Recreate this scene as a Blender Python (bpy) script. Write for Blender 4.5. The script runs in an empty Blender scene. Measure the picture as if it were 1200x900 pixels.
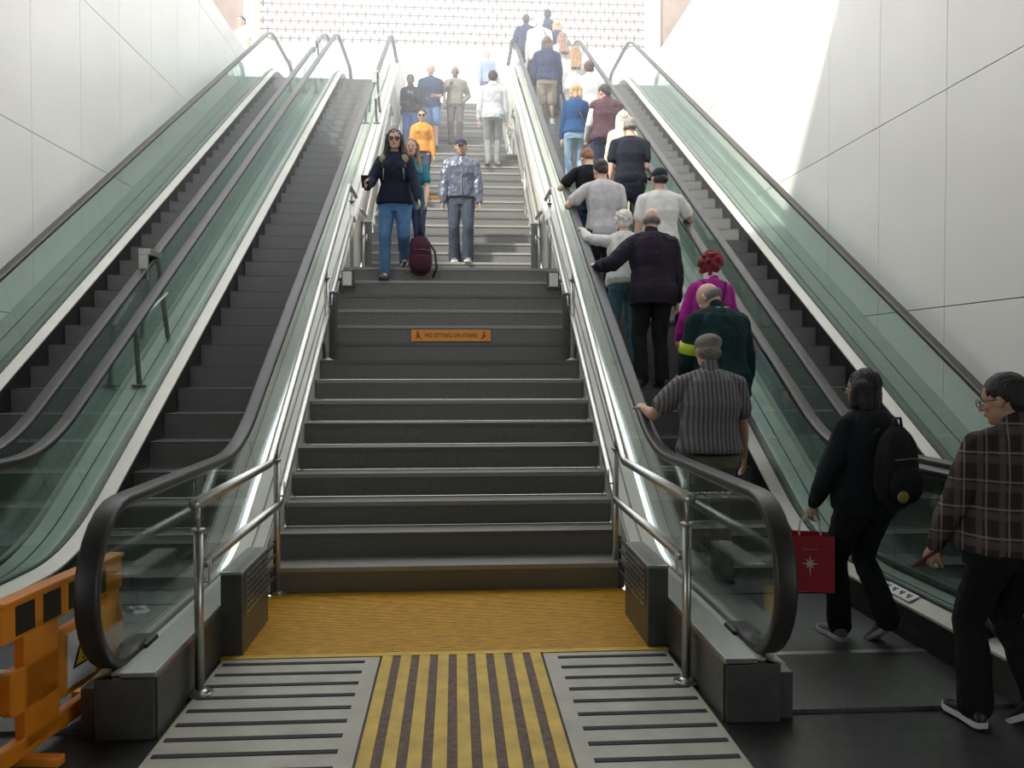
import bpy, bmesh, math, random
from mathutils import Vector, Matrix, Quaternion, noise
random.seed(7)
PI = math.pi
COL = bpy.context.scene.collection
scene = bpy.context.scene
S30 = math.tan(math.radians(30))
ZT = 7.99            # height of the upper floor
RISE = 0.17
SHADE_Y = 7.3

# ------------------------------------------------------------------ helpers
def link(o, parent=None):
    COL.objects.link(o)
    if parent is not None:
        o.parent = parent
    return o

def tag(o, label=None, cat=None, group=None, kind=None):
    if label: o['label'] = label
    if cat: o['category'] = cat
    if group: o['group'] = group
    if kind: o['kind'] = kind
    return o

def empty(name, loc=(0, 0, 0), rz=0.0):
    o = bpy.data.objects.new(name, None)
    o.empty_display_size = 0.1
    o.location = loc
    o.rotation_euler = (0, 0, rz)
    return link(o)

class Soup:
    """collects closed pieces of geometry for one mesh"""
    def __init__(s):
        s.v = []; s.f = []
    def add(s, vs, fs):
        b = len(s.v)
        s.v += [Vector(p) for p in vs]
        s.f += [tuple(i + b for i in f) for f in fs]
    def box(s, x0, x1, y0, y1, z0, z1):
        s.add([(x0,y0,z0),(x1,y0,z0),(x1,y1,z0),(x0,y1,z0),(x0,y0,z1),(x1,y0,z1),(x1,y1,z1),(x0,y1,z1)],
              [(0,3,2,1),(4,5,6,7),(0,1,5,4),(1,2,6,5),(2,3,7,6),(3,0,4,7)])
    def rings(s, rs, cap=True):
        n = len(rs[0]); b = len(s.v)
        for r in rs: s.v += [Vector(p) for p in r]
        for i in range(len(rs)-1):
            for j in range(n):
                k = (j+1) % n
                s.f.append((b+i*n+j, b+i*n+k, b+(i+1)*n+k, b+(i+1)*n+j))
        if cap:
            s.f.append(tuple(b+j for j in reversed(range(n))))
            s.f.append(tuple(b+(len(rs)-1)*n+j for j in range(n)))
    def tube(s, pts, r, n=12):
        pts = [Vector(p) for p in pts]
        rs = []; up = None
        for i, p in enumerate(pts):
            if i == 0: t = pts[1]-pts[0]
            elif i == len(pts)-1: t = pts[-1]-pts[-2]
            else: t = (pts[i+1]-pts[i]).normalized() + (pts[i]-pts[i-1]).normalized()
            t.normalize()
            if up is None:
                up = Vector((1,0,0)) if abs(t.x) < 0.9 else Vector((0,1,0))
            a = (up - t*up.dot(t)).normalized(); up = a; b = t.cross(a)
            rr = r[i] if isinstance(r, (list, tuple)) else r
            rs.append([p + a*(rr*math.cos(2*PI*k/n)) + b*(rr*math.sin(2*PI*k/n)) for k in range(n)])
        s.rings(rs)
    def capsule(s, p, q, r0, r1, n=12):
        p = Vector(p); q = Vector(q); d = q-p; L = d.length
        t = d/L if L > 1e-6 else Vector((0,0,1))
        up = Vector((1,0,0)) if abs(t.x) < 0.8 else Vector((0,1,0))
        a = (up - t*up.dot(t)).normalized(); b = t.cross(a)
        rs = []
        def ring(c, r): rs.append([c + a*(r*math.cos(2*PI*k/n)) + b*(r*math.sin(2*PI*k/n)) for k in range(n)])
        for ang in (80, 50, 25): ring(p - t*(r0*math.sin(math.radians(ang))), r0*math.cos(math.radians(ang)))
        ring(p, r0); ring(q, r1)
        for ang in (25, 50, 80): ring(q + t*(r1*math.sin(math.radians(ang))), r1*math.cos(math.radians(ang)))
        s.rings(rs)
    def ell(s, c, rad, M=None, n=14, m=9):
        c = Vector(c); rs = []
        for i in range(m):
            th = PI*(i+0.5)/m
            ring = []
            for k in range(n):
                ph = 2*PI*k/n
                v = Vector((rad[0]*math.sin(th)*math.cos(ph), rad[1]*math.sin(th)*math.sin(ph), -rad[2]*math.cos(th)))
                if M is not None: v = M @ v
                ring.append(c+v)
            rs.append(ring)
        s.rings(rs)
    def cyl(s, c, r, h, n=20):
        c = Vector(c)
        s.tube([c, c+Vector((0,0,h))], r, n)
    def prism_x(s, poly, x0, x1):
        """poly of (y,z), extruded along x"""
        n = len(poly)
        s.add([(x0,y,z) for y,z in poly]+[(x1,y,z) for y,z in poly],
              [tuple(reversed(range(n))), tuple(range(n,2*n))]+[(i,(i+1)%n,n+(i+1)%n,n+i) for i in range(n)])
    def xf(s, M):
        s.v = [M @ p for p in s.v]; return s
    def mesh(s, name):
        me = bpy.data.meshes.new(name)
        me.from_pydata([tuple(p) for p in s.v], [], s.f)
        bm = bmesh.new(); bm.from_mesh(me)
        bmesh.ops.recalc_face_normals(bm, faces=bm.faces)
        bm.to_mesh(me); bm.free()
        return me
    def build(s, name, mat, parent=None, smooth=False, bevel=0.0):
        me = s.mesh(name)
        o = bpy.data.objects.new(name, me)
        me.materials.append(mat)
        if smooth:
            for p in me.polygons: p.use_smooth = True
        if bevel:
            m = o.modifiers.new('b', 'BEVEL'); m.width = bevel; m.segments = 2; m.limit_method = 'ANGLE'
            m.angle_limit = math.radians(40)
        return link(o, parent)
    def remesh(s, name, mat, parent, voxel, smooth=4, wr=0.0, wf=9.0, seed=0.0):
        me = s.mesh(name+'_raw')
        o = bpy.data.objects.new('tmp', me); COL.objects.link(o)
        m = o.modifiers.new('r', 'REMESH'); m.mode = 'VOXEL'; m.voxel_size = voxel; m.use_smooth_shade = True
        m2 = o.modifiers.new('s', 'SMOOTH'); m2.iterations = smooth; m2.factor = 0.6
        dg = bpy.context.evaluated_depsgraph_get(); dg.update()
        nm = bpy.data.meshes.new_from_object(o.evaluated_get(dg))
        bpy.data.objects.remove(o); bpy.data.meshes.remove(me)
        nm.name = name
        if wr:
            nrm = [v.normal.copy() for v in nm.vertices]
            for v, nn in zip(nm.vertices, nrm):
                c = v.co
                q = Vector((c.x*wf*1.5, c.y*wf*1.5, c.z*wf)) + Vector((seed, seed*2, 0))
                a = noise.noise(q) + 0.5*noise.noise(q*2.3)
                v.co = c + nn*(wr*a)
        nm.materials.clear(); nm.materials.append(mat)
        for p in nm.polygons: p.use_smooth = True
        o = bpy.data.objects.new(name, nm)
        return link(o, parent)

# ------------------------------------------------------------------ materials
def node_mat(name):
    m = bpy.data.materials.new(name); m.use_nodes = True
    nt = m.node_tree; b = nt.nodes['Principled BSDF']
    return m, nt, b

def mat(name, col, rough=0.5, metal=0.0, var=0.0, scale=8.0, bump=0.0, bscale=60.0, spec=0.5, coat=0.0, stretch=None):
    m, nt, b = node_mat(name)
    b.inputs['Base Color'].default_value = (*col, 1)
    b.inputs['Roughness'].default_value = rough
    b.inputs['Metallic'].default_value = metal
    b.inputs['Specular IOR Level'].default_value = spec
    b.inputs['Coat Weight'].default_value = coat
    tc = nt.nodes.new('ShaderNodeTexCoord')
    mp = nt.nodes.new('ShaderNodeMapping'); nt.links.new(tc.outputs['Object'], mp.inputs['Vector'])
    if stretch: mp.inputs['Scale'].default_value = stretch
    if var:
        n = nt.nodes.new('ShaderNodeTexNoise'); n.inputs['Scale'].default_value = scale; n.inputs['Detail'].default_value = 4
        nt.links.new(mp.outputs[0], n.inputs['Vector'])
        r = nt.nodes.new('ShaderNodeValToRGB')
        r.color_ramp.elements[0].position = 0.3; r.color_ramp.elements[1].position = 0.7
        r.color_ramp.elements[0].color = tuple(max(0, c*(1-var)) for c in col)+(1,)
        r.color_ramp.elements[1].color = tuple(min(1, c*(1+var)) for c in col)+(1,)
        nt.links.new(n.outputs['Fac'], r.inputs['Fac']); nt.links.new(r.outputs['Color'], b.inputs['Base Color'])
    if bump:
        n = nt.nodes.new('ShaderNodeTexNoise'); n.inputs['Scale'].default_value = bscale; n.inputs['Detail'].default_value = 3
        nt.links.new(mp.outputs[0], n.inputs['Vector'])
        bp = nt.nodes.new('ShaderNodeBump'); bp.inputs['Strength'].default_value = bump; bp.inputs['Distance'].default_value = 0.01
        nt.links.new(n.outputs['Fac'], bp.inputs['Height']); nt.links.new(bp.outputs['Normal'], b.inputs['Normal'])
    return m

def cloth(name, col, rough=0.85, var=0.12, bump=0.5):
    return mat(name, col, rough, 0, var, 14, bump, 220, spec=0.25)

def wave_mat(name, c0, c1, axis, freq, duty, rough=0.5, metal=0.0, soft=0.03):
    """straight stripes across one object axis"""
    m, nt, b = node_mat(name)
    b.inputs['Roughness'].default_value = rough; b.inputs['Metallic'].default_value = metal
    tc = nt.nodes.new('ShaderNodeTexCoord'); sp = nt.nodes.new('ShaderNodeSeparateXYZ')
    nt.links.new(tc.outputs['Object'], sp.inputs[0])
    mu = nt.nodes.new('ShaderNodeMath'); mu.operation = 'MULTIPLY'; mu.inputs[1].default_value = freq
    nt.links.new(sp.outputs[axis], mu.inputs[0])
    fr = nt.nodes.new('ShaderNodeMath'); fr.operation = 'FRACT'; nt.links.new(mu.outputs[0], fr.inputs[0])
    r = nt.nodes.new('ShaderNodeValToRGB'); e = r.color_ramp.elements
    e[0].position = duty; e[0].color = (*c0, 1); e[1].position = min(1, duty+soft); e[1].color = (*c1, 1)
    nt.links.new(fr.outputs[0], r.inputs[0]); nt.links.new(r.outputs[0], b.inputs['Base Color'])
    return m

def plaid_mat(name, base, line, pale):
    m, nt, b = node_mat(name)
    b.inputs['Roughness'].default_value = 0.9; b.inputs['Specular IOR Level'].default_value = 0.2
    tc = nt.nodes.new('ShaderNodeTexCoord'); sp = nt.nodes.new('ShaderNodeSeparateXYZ')
    nt.links.new(tc.outputs['Object'], sp.inputs[0])
    def stripe(out, freq, duty, ph):
        mu = nt.nodes.new('ShaderNodeMath'); mu.operation = 'MULTIPLY_ADD'; mu.inputs[1].default_value = freq; mu.inputs[2].default_value = ph
        nt.links.new(out, mu.inputs[0])
        fr = nt.nodes.new('ShaderNodeMath'); fr.operation = 'FRACT'; nt.links.new(mu.outputs[0], fr.inputs[0])
        lt = nt.nodes.new('ShaderNodeMath'); lt.operation = 'LESS_THAN'; lt.inputs[1].default_value = duty
        nt.links.new(fr.outputs[0], lt.inputs[0]); return lt.outputs[0]
    prev = None
    def mix(fac, a, col, amt):
        f = nt.nodes.new('ShaderNodeMath'); f.operation = 'MULTIPLY'; f.inputs[1].default_value = amt; nt.links.new(fac, f.inputs[0])
        mx = nt.nodes.new('ShaderNodeMix'); mx.data_type = 'RGBA'
        nt.links.new(f.outputs[0], mx.inputs[0])
        if isinstance(a, tuple): mx.inputs[6].default_value = (*a, 1)
        else: nt.links.new(a, mx.inputs[6])
        mx.inputs[7].default_value = (*col, 1)
        return mx.outputs[2]
    ad = nt.nodes.new('ShaderNodeMath'); ad.operation = 'MULTIPLY_ADD'; ad.inputs[1].default_value = -0.8
    nt.links.new(sp.outputs[1], ad.inputs[0]); nt.links.new(sp.outputs[0], ad.inputs[2])
    XO = ad.outputs[0]
    c = mix(stripe(sp.outputs[2], 9.0, 0.28, 0.1), base, line, 0.6)
    c = mix(stripe(XO, 10.0, 0.28, 0.3), c, line, 0.75)
    c = mix(stripe(sp.outputs[2], 9.0, 0.07, 0.75), c, pale, 0.5)
    c = mix(stripe(XO, 10.0, 0.08, 0.9), c, pale, 0.5)
    nt.links.new(c, b.inputs['Base Color'])
    return m

def glass_mat(name, tint):
    m = bpy.data.materials.new(name); m.use_nodes = True; nt = m.node_tree
    nt.nodes.clear()
    out = nt.nodes.new('ShaderNodeOutputMaterial'); mx = nt.nodes.new('ShaderNodeMixShader')
    tr = nt.nodes.new('ShaderNodeBsdfTransparent'); tr.inputs[0].default_value = (*tint, 1)
    gl = nt.nodes.new('ShaderNodeBsdfGlossy'); gl.inputs['Roughness'].default_value = 0.02
    gl.inputs[0].default_value = (0.95, 1, 0.98, 1)
    lw = nt.nodes.new('ShaderNodeLayerWeight'); lw.inputs[0].default_value = 0.5
    pw = nt.nodes.new('ShaderNodeMath'); pw.operation = 'POWER'; pw.inputs[1].default_value = 4.0; nt.links.new(lw.outputs['Facing'], pw.inputs[0])
    fr = nt.nodes.new('ShaderNodeMath'); fr.operation = 'MULTIPLY_ADD'; fr.inputs[1].default_value = 0.75; fr.inputs[2].default_value = 0.035; nt.links.new(pw.outputs[0], fr.inputs[0])
    nt.links.new(fr.outputs[0], mx.inputs[0]); nt.links.new(tr.outputs[0], mx.inputs[1]); nt.links.new(gl.outputs[0], mx.inputs[2])
    nt.links.new(mx.outputs[0], out.inputs[0])
    return m

M = {}
M['glass'] = glass_mat('balustrade_glass', (0.875, 0.935, 0.915))
M['steel'] = mat('brushed_steel', (0.50, 0.50, 0.48), 0.34, 1.0, 0.08, 30, stretch=(1, 1, 1))
M['steel_dark'] = mat('dark_steel', (0.13, 0.13, 0.125), 0.4, 0.8, 0.1, 20)
M['alu'] = mat('pale_aluminium', (0.58, 0.56, 0.50), 0.45, 0.25, 0.06, 3, bump=0.03, bscale=20)
M['alu_mid'] = mat('satin_deck_metal', (0.40, 0.43, 0.40), 0.4, 0.4, 0.08, 4)
M['rubber'] = mat('handrail_rubber', (0.030, 0.029, 0.028), 0.42, 0.0, 0.15, 6, spec=0.45)
M['black'] = mat('black_plastic', (0.012, 0.012, 0.012), 0.45)
M['skirt'] = mat('skirt_metal', (0.035, 0.034, 0.032), 0.4, 0.5)
M['tread'] = wave_mat('ribbed_tread', (0.03, 0.03, 0.029), (0.17, 0.17, 0.165), 0, 60, 0.45, 0.45, 0.4, 0.1)
M['riser'] = wave_mat('ribbed_riser', (0.13, 0.13, 0.128), (0.22, 0.22, 0.215), 0, 60, 0.5, 0.5, 0.3, 0.1)
M['comb'] = mat('comb_plate_metal', (0.10, 0.10, 0.095), 0.45, 0.5, 0.2, 40)
M['granite'] = mat('grey_granite', (0.15, 0.152, 0.143), 0.5, 0, 0.25, 90, bump=0.02, bscale=200)
M['tread_stone'] = mat('granite_tread', (0.24, 0.24, 0.225), 0.5, 0, 0.22, 90)
M['nosing'] = wave_mat('ribbed_nosing', (0.12, 0.12, 0.11), (0.30, 0.295, 0.27), 1, 55, 0.3, 0.6)
M['panel'] = mat('white_wall_panel', (0.80, 0.785, 0.745), 0.27, 0.0, 0.03, 1.2, bump=0.02, bscale=1.6, spec=0.55)
M['joint'] = mat('dark_joint', (0.06, 0.06, 0.055), 0.9)
M['floor_dark'] = mat('dark_floor_plate', (0.032, 0.032, 0.030), 0.42, 0.1, 0.35, 18, bump=0.15, bscale=90)
M['concrete'] = mat('grey_concrete', (0.25, 0.25, 0.24), 0.8, 0, 0.15, 3)
M['upper_floor'] = mat('pale_paving', (0.55, 0.54, 0.50), 0.7, 0, 0.1, 2)
M['yellow'] = mat('worn_yellow_paint', (0.66, 0.37, 0.035), 0.5, 0, 0.28, 12, bump=0.1, bscale=60, stretch=(1, 6, 1))
M['yellow_rib'] = mat('yellow_tactile_bar', (0.66, 0.45, 0.06), 0.55, 0, 0.2, 7)
M['pinkish'] = mat('grimy_tactile_groove', (0.16, 0.115, 0.095), 0.8, 0, 0.3, 30)
M['tactile'] = mat('cream_tactile_tile', (0.47, 0.46, 0.38), 0.55, 0, 0.14, 5, bump=0.05)
M['tar'] = mat('black_groove', (0.03, 0.03, 0.03), 0.8)
M['orange'] = mat('barrier_orange', (0.72, 0.235, 0.012), 0.45, 0, 0.12, 5)
M['sign_orange'] = mat('sign_orange', (0.78, 0.33, 0.05), 0.5)
M['white'] = mat('white_reflective', (0.75, 0.75, 0.75), 0.4)
M['sign_yellow'] = mat('sign_yellow', (0.75, 0.52, 0.03), 0.5)
M['red'] = mat('sign_red', (0.35, 0.03, 0.02), 0.5)
M['cream'] = mat('cream_pillar', (0.70, 0.66, 0.56), 0.7)
M['brown'] = mat('brown_cladding', (0.26, 0.20, 0.165), 0.7, 0, 0.12, 4)
M['lattice'] = mat('lattice_metal', (0.16, 0.115, 0.09), 0.6, 0.0)
M['clear_plastic'] = glass_mat('clear_plastic', (0.9, 0.9, 0.9))

# ------------------------------------------------------------------ ramps
def ramp(z0, off, R=0.5):
    """level z0, then the 30 degree line `off` above the step nosings, then level z0 over the upper floor"""
    yb = 5.70 + (z0-off)/S30
    yt = yb + ZT/S30
    def f(y):
        if y < yb-R: return z0
        if y < yb+R: return z0 + S30*(y-yb+R)**2/(4*R)
        if y < yt-R: return z0 + S30*(y-yb)
        if y < yt+R:
            return z0 + ZT - S30*(yt+R-y)**2/(4*R)
        return z0 + ZT
    return f, yb, yt

def ysamp(y0, y1, yb, yt, R=0.5):
    ys = {round(y0, 4), round(y1, 4)}
    for c in (yb, yt):
        for i in range(-6, 7):
            y = c + R*i/6
            if y0 < y < y1: ys.add(round(y, 4))
    return sorted(ys)

nose_f, NB, NT = ramp(0.0, 0.0, 0.5)
deck_f, DB, DT = ramp(0.19, 0.09, 0.5)
mid_f, MB_, MT = ramp(0.20, 0.20, 0.5)
out_f, OB, OT = ramp(0.25, 0.42, 0.35)
rail_f, RB, RT = ramp(0.92, 0.98, 0.4)

def strip(s, x0, x1, f, yb, yt, y0, y1, th, R=0.5, dz0=0.0, dz1=0.0):
    """a plate following a ramp; dz at its two long edges"""
    ys = ysamp(y0, y1, yb, yt, R)
    rs = []
    for y in ys:
        z = f(y)
        rs.append([(x0, y, z+dz0), (x1, y, z+dz1), (x1, y, z+dz1-th), (x0, y, z+dz0-th)])
    s.rings(rs)

def text_mesh(txt, size, name):
    cu = bpy.data.curves.new('t', 'FONT'); cu.body = txt; cu.size = size; cu.align_x = 'CENTER'; cu.align_y = 'CENTER'
    cu.extrude = 0.0008
    o = bpy.data.objects.new('t', cu); COL.objects.link(o)
    dg = bpy.context.evaluated_depsgraph_get(); dg.update()
    me = bpy.data.meshes.new_from_object(o.evaluated_get(dg)); me.name = name
    bpy.data.objects.remove(o)
    return me

# ================================================================== SETTING
# lower hall floor
s = Soup(); s.box(-9, 9, -9, 5.6, -0.25, -0.012); tag(s.build('floor', M['floor_dark']), 'dark worn floor of the lower hall', kind='structure')
# ceiling of the lower hall, above and behind the camera
s = Soup(); s.box(-9, 9, -9, 3.0, 3.45, 3.9); tag(s.build('ceiling', M['concrete']), 'low concrete ceiling of the lower hall', kind='structure')
s = Soup(); s.box(-9, 9, -9.3, -9, -0.2, 3.9); tag(s.build('wall_back', M['concrete']), 'back wall of the lower hall', kind='structure')

WX = 4.40
def wall(side, name, yj, lab):
    sx = side
    s = Soup()
    zs = [-0.012, 2.01, 3.94, 5.87, 7.80, 8.20]
    ys = []
    y = yj
    while y > 2.0: y -= 1.2
    while y < 22.0:
        ys.append(y); y += 1.2
    ys.append(22.0)
    back = Soup(); back.box(min(sx*WX+sx*0.02, sx*WX+sx*0.35), max(sx*WX+sx*0.02, sx*WX+sx*0.35), ys[0], 22.0, -0.2, 8.19)
    for i in range(len(ys)-1):
        for j in range(len(zs)-1):
            a, b2 = sorted((sx*WX, sx*(WX+0.03)))
            s.box(a, b2, ys[i]+0.004, ys[i+1]-0.004, zs[j]+0.004, zs[j+1]-0.004)
    bo = back.build(name+'_core', M['joint'])
    o = s.build(name, M['panel'], bevel=0.002)
    bo.parent = o; bo.name = 'backing'
    tag(o, lab, kind='structure')
    # side wall further back towards the camera, under the ceiling
    return o
wall(1, 'wall_right', 7.33+0.035, 'white panelled side wall right of the escalators')
wall(-1, 'wall_left', 9.35, 'white panelled side wall left of the escalators')
for sx, nm in ((1, 'wall_side_right'), (-1, 'wall_side_left')):
    s = Soup(); a, b = sorted((sx*WX+sx*0.04, sx*9.0)); s.box(a, b, 1.0, 2.0, -0.2, 3.45)
    tag(s.build('wall_near_right' if sx > 0 else 'wall_near_left', M['concrete']), 'hall wall beside the escalator well', kind='structure')
# upper floor
s = Soup(); s.box(-14, 14, 21.9, 40, ZT-0.5, ZT-0.004)
for a, b in ((-14, -1.165), (1.165, 14)): s.box(a, b, 20.72, 21.9, ZT-0.5, ZT-0.004)
for sx in (-1, 1):
    a, b = sorted((sx*(WX+0.36), sx*14)); s.box(a, b, 3.0, 20.72, ZT-0.5, ZT-0.004)
tag(s.build('floor_upper', M['upper_floor']), 'pale paving of the upper level', kind='structure')

# unseen slab added over the lower well to shade it and cut the sun
s = Soup(); s.box(-14, 14, -2, SHADE_Y, 8.5, 8.9); tag(s.build('shade_slab', M['concrete']), 'unseen slab added over the lower part of the well to shade it', kind='structure')
# pillars, brown walls and lattice of the upper level
for i, (x0, x1, lab) in enumerate(((-5.72, -5.33, 'cream pillar at the left end of the lattice screen'), (5.45, 5.85, 'cream pillar at the right end of the lattice screen'))):
    s = Soup(); s.box(x0, x1, 24.0, 24.6, ZT, 15.0); s.box(x0-0.03, x1+0.03, 23.97, 24.63, ZT, ZT+0.3)
    tag(s.build('pillar', M['cream'], bevel=0.02), lab, 'pillar')
s = Soup(); s.box(-9, -5.73, 24.1, 24.5, ZT, 15.0); tag(s.build('wall_upper_left', M['brown']), 'brown wall of the upper level left of the screen', kind='structure')
s = Soup(); s.box(5.86, 9, 24.1, 24.5, ZT, 15.0); tag(s.build('wall_upper_right', M['brown']), 'brown wall of the upper level right of the screen', kind='structure')
lat = empty('lattice_screen', (0, 24.3, 10.55))
tag(lat, 'wide metal lattice screen of crossed bars and small fins across the top', 'screen')
s = Soup(); s2 = Soup(); s3 = Soup()
dx = 0.245; dzr = 0.235
for r in range(16):
    z = 0.03 + r*dzr
    s.box(-5.33, 5.45, -0.018, 0.018, z-0.014, z+0.014)
    c = 0; x = -5.25 + (dx/2 if r % 2 else 0)
    while x < 5.4:
        s3.add([(x-0.055, -0.05, z-0.04), (x+0.022, -0.05, z-0.06), (x+0.06, 0.05, z+0.045), (x-0.02, 0.05, z+0.065),
                (x-0.055, -0.03, z-0.04), (x+0.022, -0.03, z-0.06), (x+0.06, 0.07, z+0.045), (x-0.02, 0.07, z+0.065)],
               [(0,1,2,3),(4,7,6,5),(0,4,5,1),(1,5,6,2),(2,6,7,3),(3,7,4,0)])
        s3.box(x-0.018, x+0.018, -0.03, 0.03, z-0.085, z+0.085)
        x += dx
x = -5.25
while x < 5.45:
    s2.box(x-0.008, x+0.008, -0.008, 0.008, 0.0, 3.7); x += dx/2
s.build('horizontal_bars', M['lattice'], lat); s2.build('vertical_wires', M['lattice'], lat); s3.build('fins', M['lattice'], lat)
s = Soup(); s.box(-5.33, 5.45, -0.03, 0.03, -0.05, -0.02); s.build('bottom_rail', M['cream'], lat)

# benches on the upper level
for (x0, x1, y, lab, g) in ((-5.3, -4.55, 22.6, 'low beige bench behind the far left escalator', 1), (-4.35, -3.6, 22.6, 'low ochre bench just right of the far left escalator newel', 2),
                     (3.55, 4.9, 22.4, 'low ochre bench beyond the top of the right escalators', 2)):
    t = empty('bench', ((x0+x1)/2, y, ZT)); tag(t, lab, 'bench')
    w = (x1-x0)/2
    m1 = mat('bench_%d' % g, (0.50, 0.40, 0.28) if g == 1 else (0.48, 0.30, 0.10), 0.7)
    s = Soup(); s.box(-w, w, -0.22, 0.22, 0.36, 0.46); s.build('seat', m1, t, bevel=0.01)
    for q in (-1, 1):
        s = Soup(); s.box(q*w*0.8-0.05, q*w*0.8+0.05, -0.18, 0.18, 0, 0.36); s.build('leg', m1, t)

# ------------------------------------------------------------------ STAIRS
SW = 1.165           # half width of the stairs
Y0 = 5.61; TR = 0.268
steps = []           # (y front, z top, y next)
y = Y0; z = 0.0
flights = ((15, Y0, TR), (16, 11.45, 0.262), (16, 17.45, 0.262))
k = 0
for fi, (n, ys, t) in enumerate(flights):
    for i in range(n):
        k += 1
        y1 = ys+i*t; last = (i == n-1)
        y2 = ys+(i+1)*t if not last else (flights[fi+1][1] if fi < 2 else 22.0)
        steps.append((y1, k*RISE, y2))
st = empty('staircase', (0, Y0, 0)); tag(st, 'grey granite public staircase in three flights between the escalators', 'staircase')
for i, (y1, z, y2) in enumerate(steps):
    last = y2-y1 > 0.5
    s = Soup(); s.box(-SW, SW, y1-Y0, y2-Y0+0.03, z-RISE, z-0.006)
    o = s.build('landing' if last else 'step', M['granite'], st)
    s = Soup(); s.box(-SW, SW, y1-Y0-0.012, y1-Y0+0.055, z-0.03, z)
    s.build('nosing_strip', M['nosing'], o)
    s = Soup(); s.box(-SW, SW, y1-Y0+0.055, y2-Y0, z-0.006, z-0.001)
    s.build('tread_slab', M['tread_stone'], o)
def stair_z(y):
    z = 0
    for (a, zz, b) in steps:
        if y >= a-0.02: z = zz
    return z

def stair_sign(name, ks, x, w, h, lab):
    y1, z, _ = steps[ks]
    t = empty(name, (x, y1-0.016, z-RISE/2-0.012)); tag(t, lab, 'sign')
    s = Soup(); s.box(-w/2, w/2, -0.004, 0.003, -h/2, h/2); s.build('plate', M['sign_orange'], t, bevel=0.001)
    me = text_mesh('NO SITTING ON STAIRS', h*0.50, 'lettering'); me.materials.append(M['black'])
    o = bpy.data.objects.new('lettering', me); o.rotation_euler = (PI/2, 0, 0); o.location = (0, -0.006, 0); link(o, t)
    o.scale = (w*0.66/ max(1e-3, o.dimensions.x), 1, 1) if o.dimensions.x > 0 else (1, 1, 1)
    for q in (-1, 1):
        s = Soup(); X = q*w*0.42
        s.ell((X, -0.006, h*0.26), (0.008, 0.002, 0.010)); s.tube([(X, -0.006, h*0.18), (X-0.003, -0.006, -h*0.12)], 0.0065, 6)
        s.tube([(X-0.003, -0.006, -h*0.12), (X-q*0.025, -0.006, -h*0.16), (X-q*0.027, -0.006, -h*0.34)], 0.005, 6)
        s.tube([(X, -0.006, h*0.1), (X-q*0.02, -0.006, 0)], 0.004, 6)
        s.tube([(X-0.02, -0.006, -h*0.3), (X+0.022, -0.006, h*0.05)], 0.0035, 6)
        s.build('pictogram', M['red'], t)
stair_sign('stair_sign', 11-1+1-1, 0.0, 0.765, 0.112, 'orange NO SITTING ON STAIRS plate on a riser of the lower flight')
stair_sign('stair_sign', 24, -0.10, 0.60, 0.10, 'orange NO SITTING ON STAIRS plate on the middle flight, partly behind people')

# side stringers / outer decking between stairs and escalators (pale metal cladding)
for sx, nm, lb in ((1, 'trim_right_deck', 'right'), (-1, 'trim_left_deck', 'left')):
    s = Soup()
    # vertical stringer wall
    ys = ysamp(3.50, 22.3, OB, OT, 0.35)
    def q(x): return sx*x
    poly = [(yy, out_f(yy)-0.012) for yy in ys]+[(22.3, ZT-0.5), (20.5, ZT-0.5), (5.6, -0.012), (3.5, -0.012)]
    a, b = sorted((q(1.172), q(1.186)))
    w = Soup(); w.prism_x(poly, a, b)
    o = w.build(nm, M['alu'])
    tag(o, 'pale metal cladding wall and deck on the %s of the stairs' % lb, kind='structure')
    a, b = sorted((q(1.165), q(1.345)))
    s = Soup(); strip(s, a, b, out_f, OB, OT, 3.50, 22.3, 0.012, 0.35); s.build('deck_plate', M['alu'], o, bevel=0.003)
    for xx, ww in ((1.255, 0.006), (1.176, 0.004)):
        s = Soup(); a, b = sorted((q(xx-ww), q(xx+ww))); strip(s, a, b, out_f, OB, OT, 5.2, 22.2, 0.004, 0.35, 0.003, 0.003); s.build('deck_joint', M['steel_dark'], o)
    # end face and plinth sides in steel
    s = Soup(); a, b = sorted((q(1.165), q(1.40))); s.box(a, b, 3.47, 3.50, -0.012, 0.235); s.build('end_plate', M['steel_dark'], o, bevel=0.004)
    s = Soup(); a, b = sorted((q(1.155), q(1.168))); s.box(a, b, 3.48, 5.45, -0.012, 0.238); s.build('plinth_side', M['steel_dark'], o, bevel=0.002)
    s = Soup(); a, b = sorted((q(1.160), q(1.30))); s.box(a, b, 3.47, 5.1, 0.238, 0.262); s.build('plinth_cover', M['steel'], o, bevel=0.004)
# outer decks between the paired escalators and beside the walls
for nm, xa, xb in (('trim_right_middle', 2.585, 2.805), ('trim_right_wall', 4.055, 4.395), ('trim_left_middle', -2.805, -2.585), ('trim_left_wall', -4.395, -4.055)):
    wide = abs(xa) > 3
    s = Soup(); strip(s, xa, xb, mid_f, MB_, MT, 3.5, 22.3, 0.5)
    o = s.build(nm, M['alu_mid']); tag(o, 'sloping metal decking %s' % ('against the wall' if wide else 'between two escalators'), kind='structure')
    for xx in ((xa+xb)/2, ):
        s = Soup(); strip(s, xx-0.004, xx+0.004, mid_f, MB_, MT, 3.6, 22.2, 0.006, 0.5, 0.003, 0.003); s.build('deck_joint', M['joint'], o)

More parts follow.
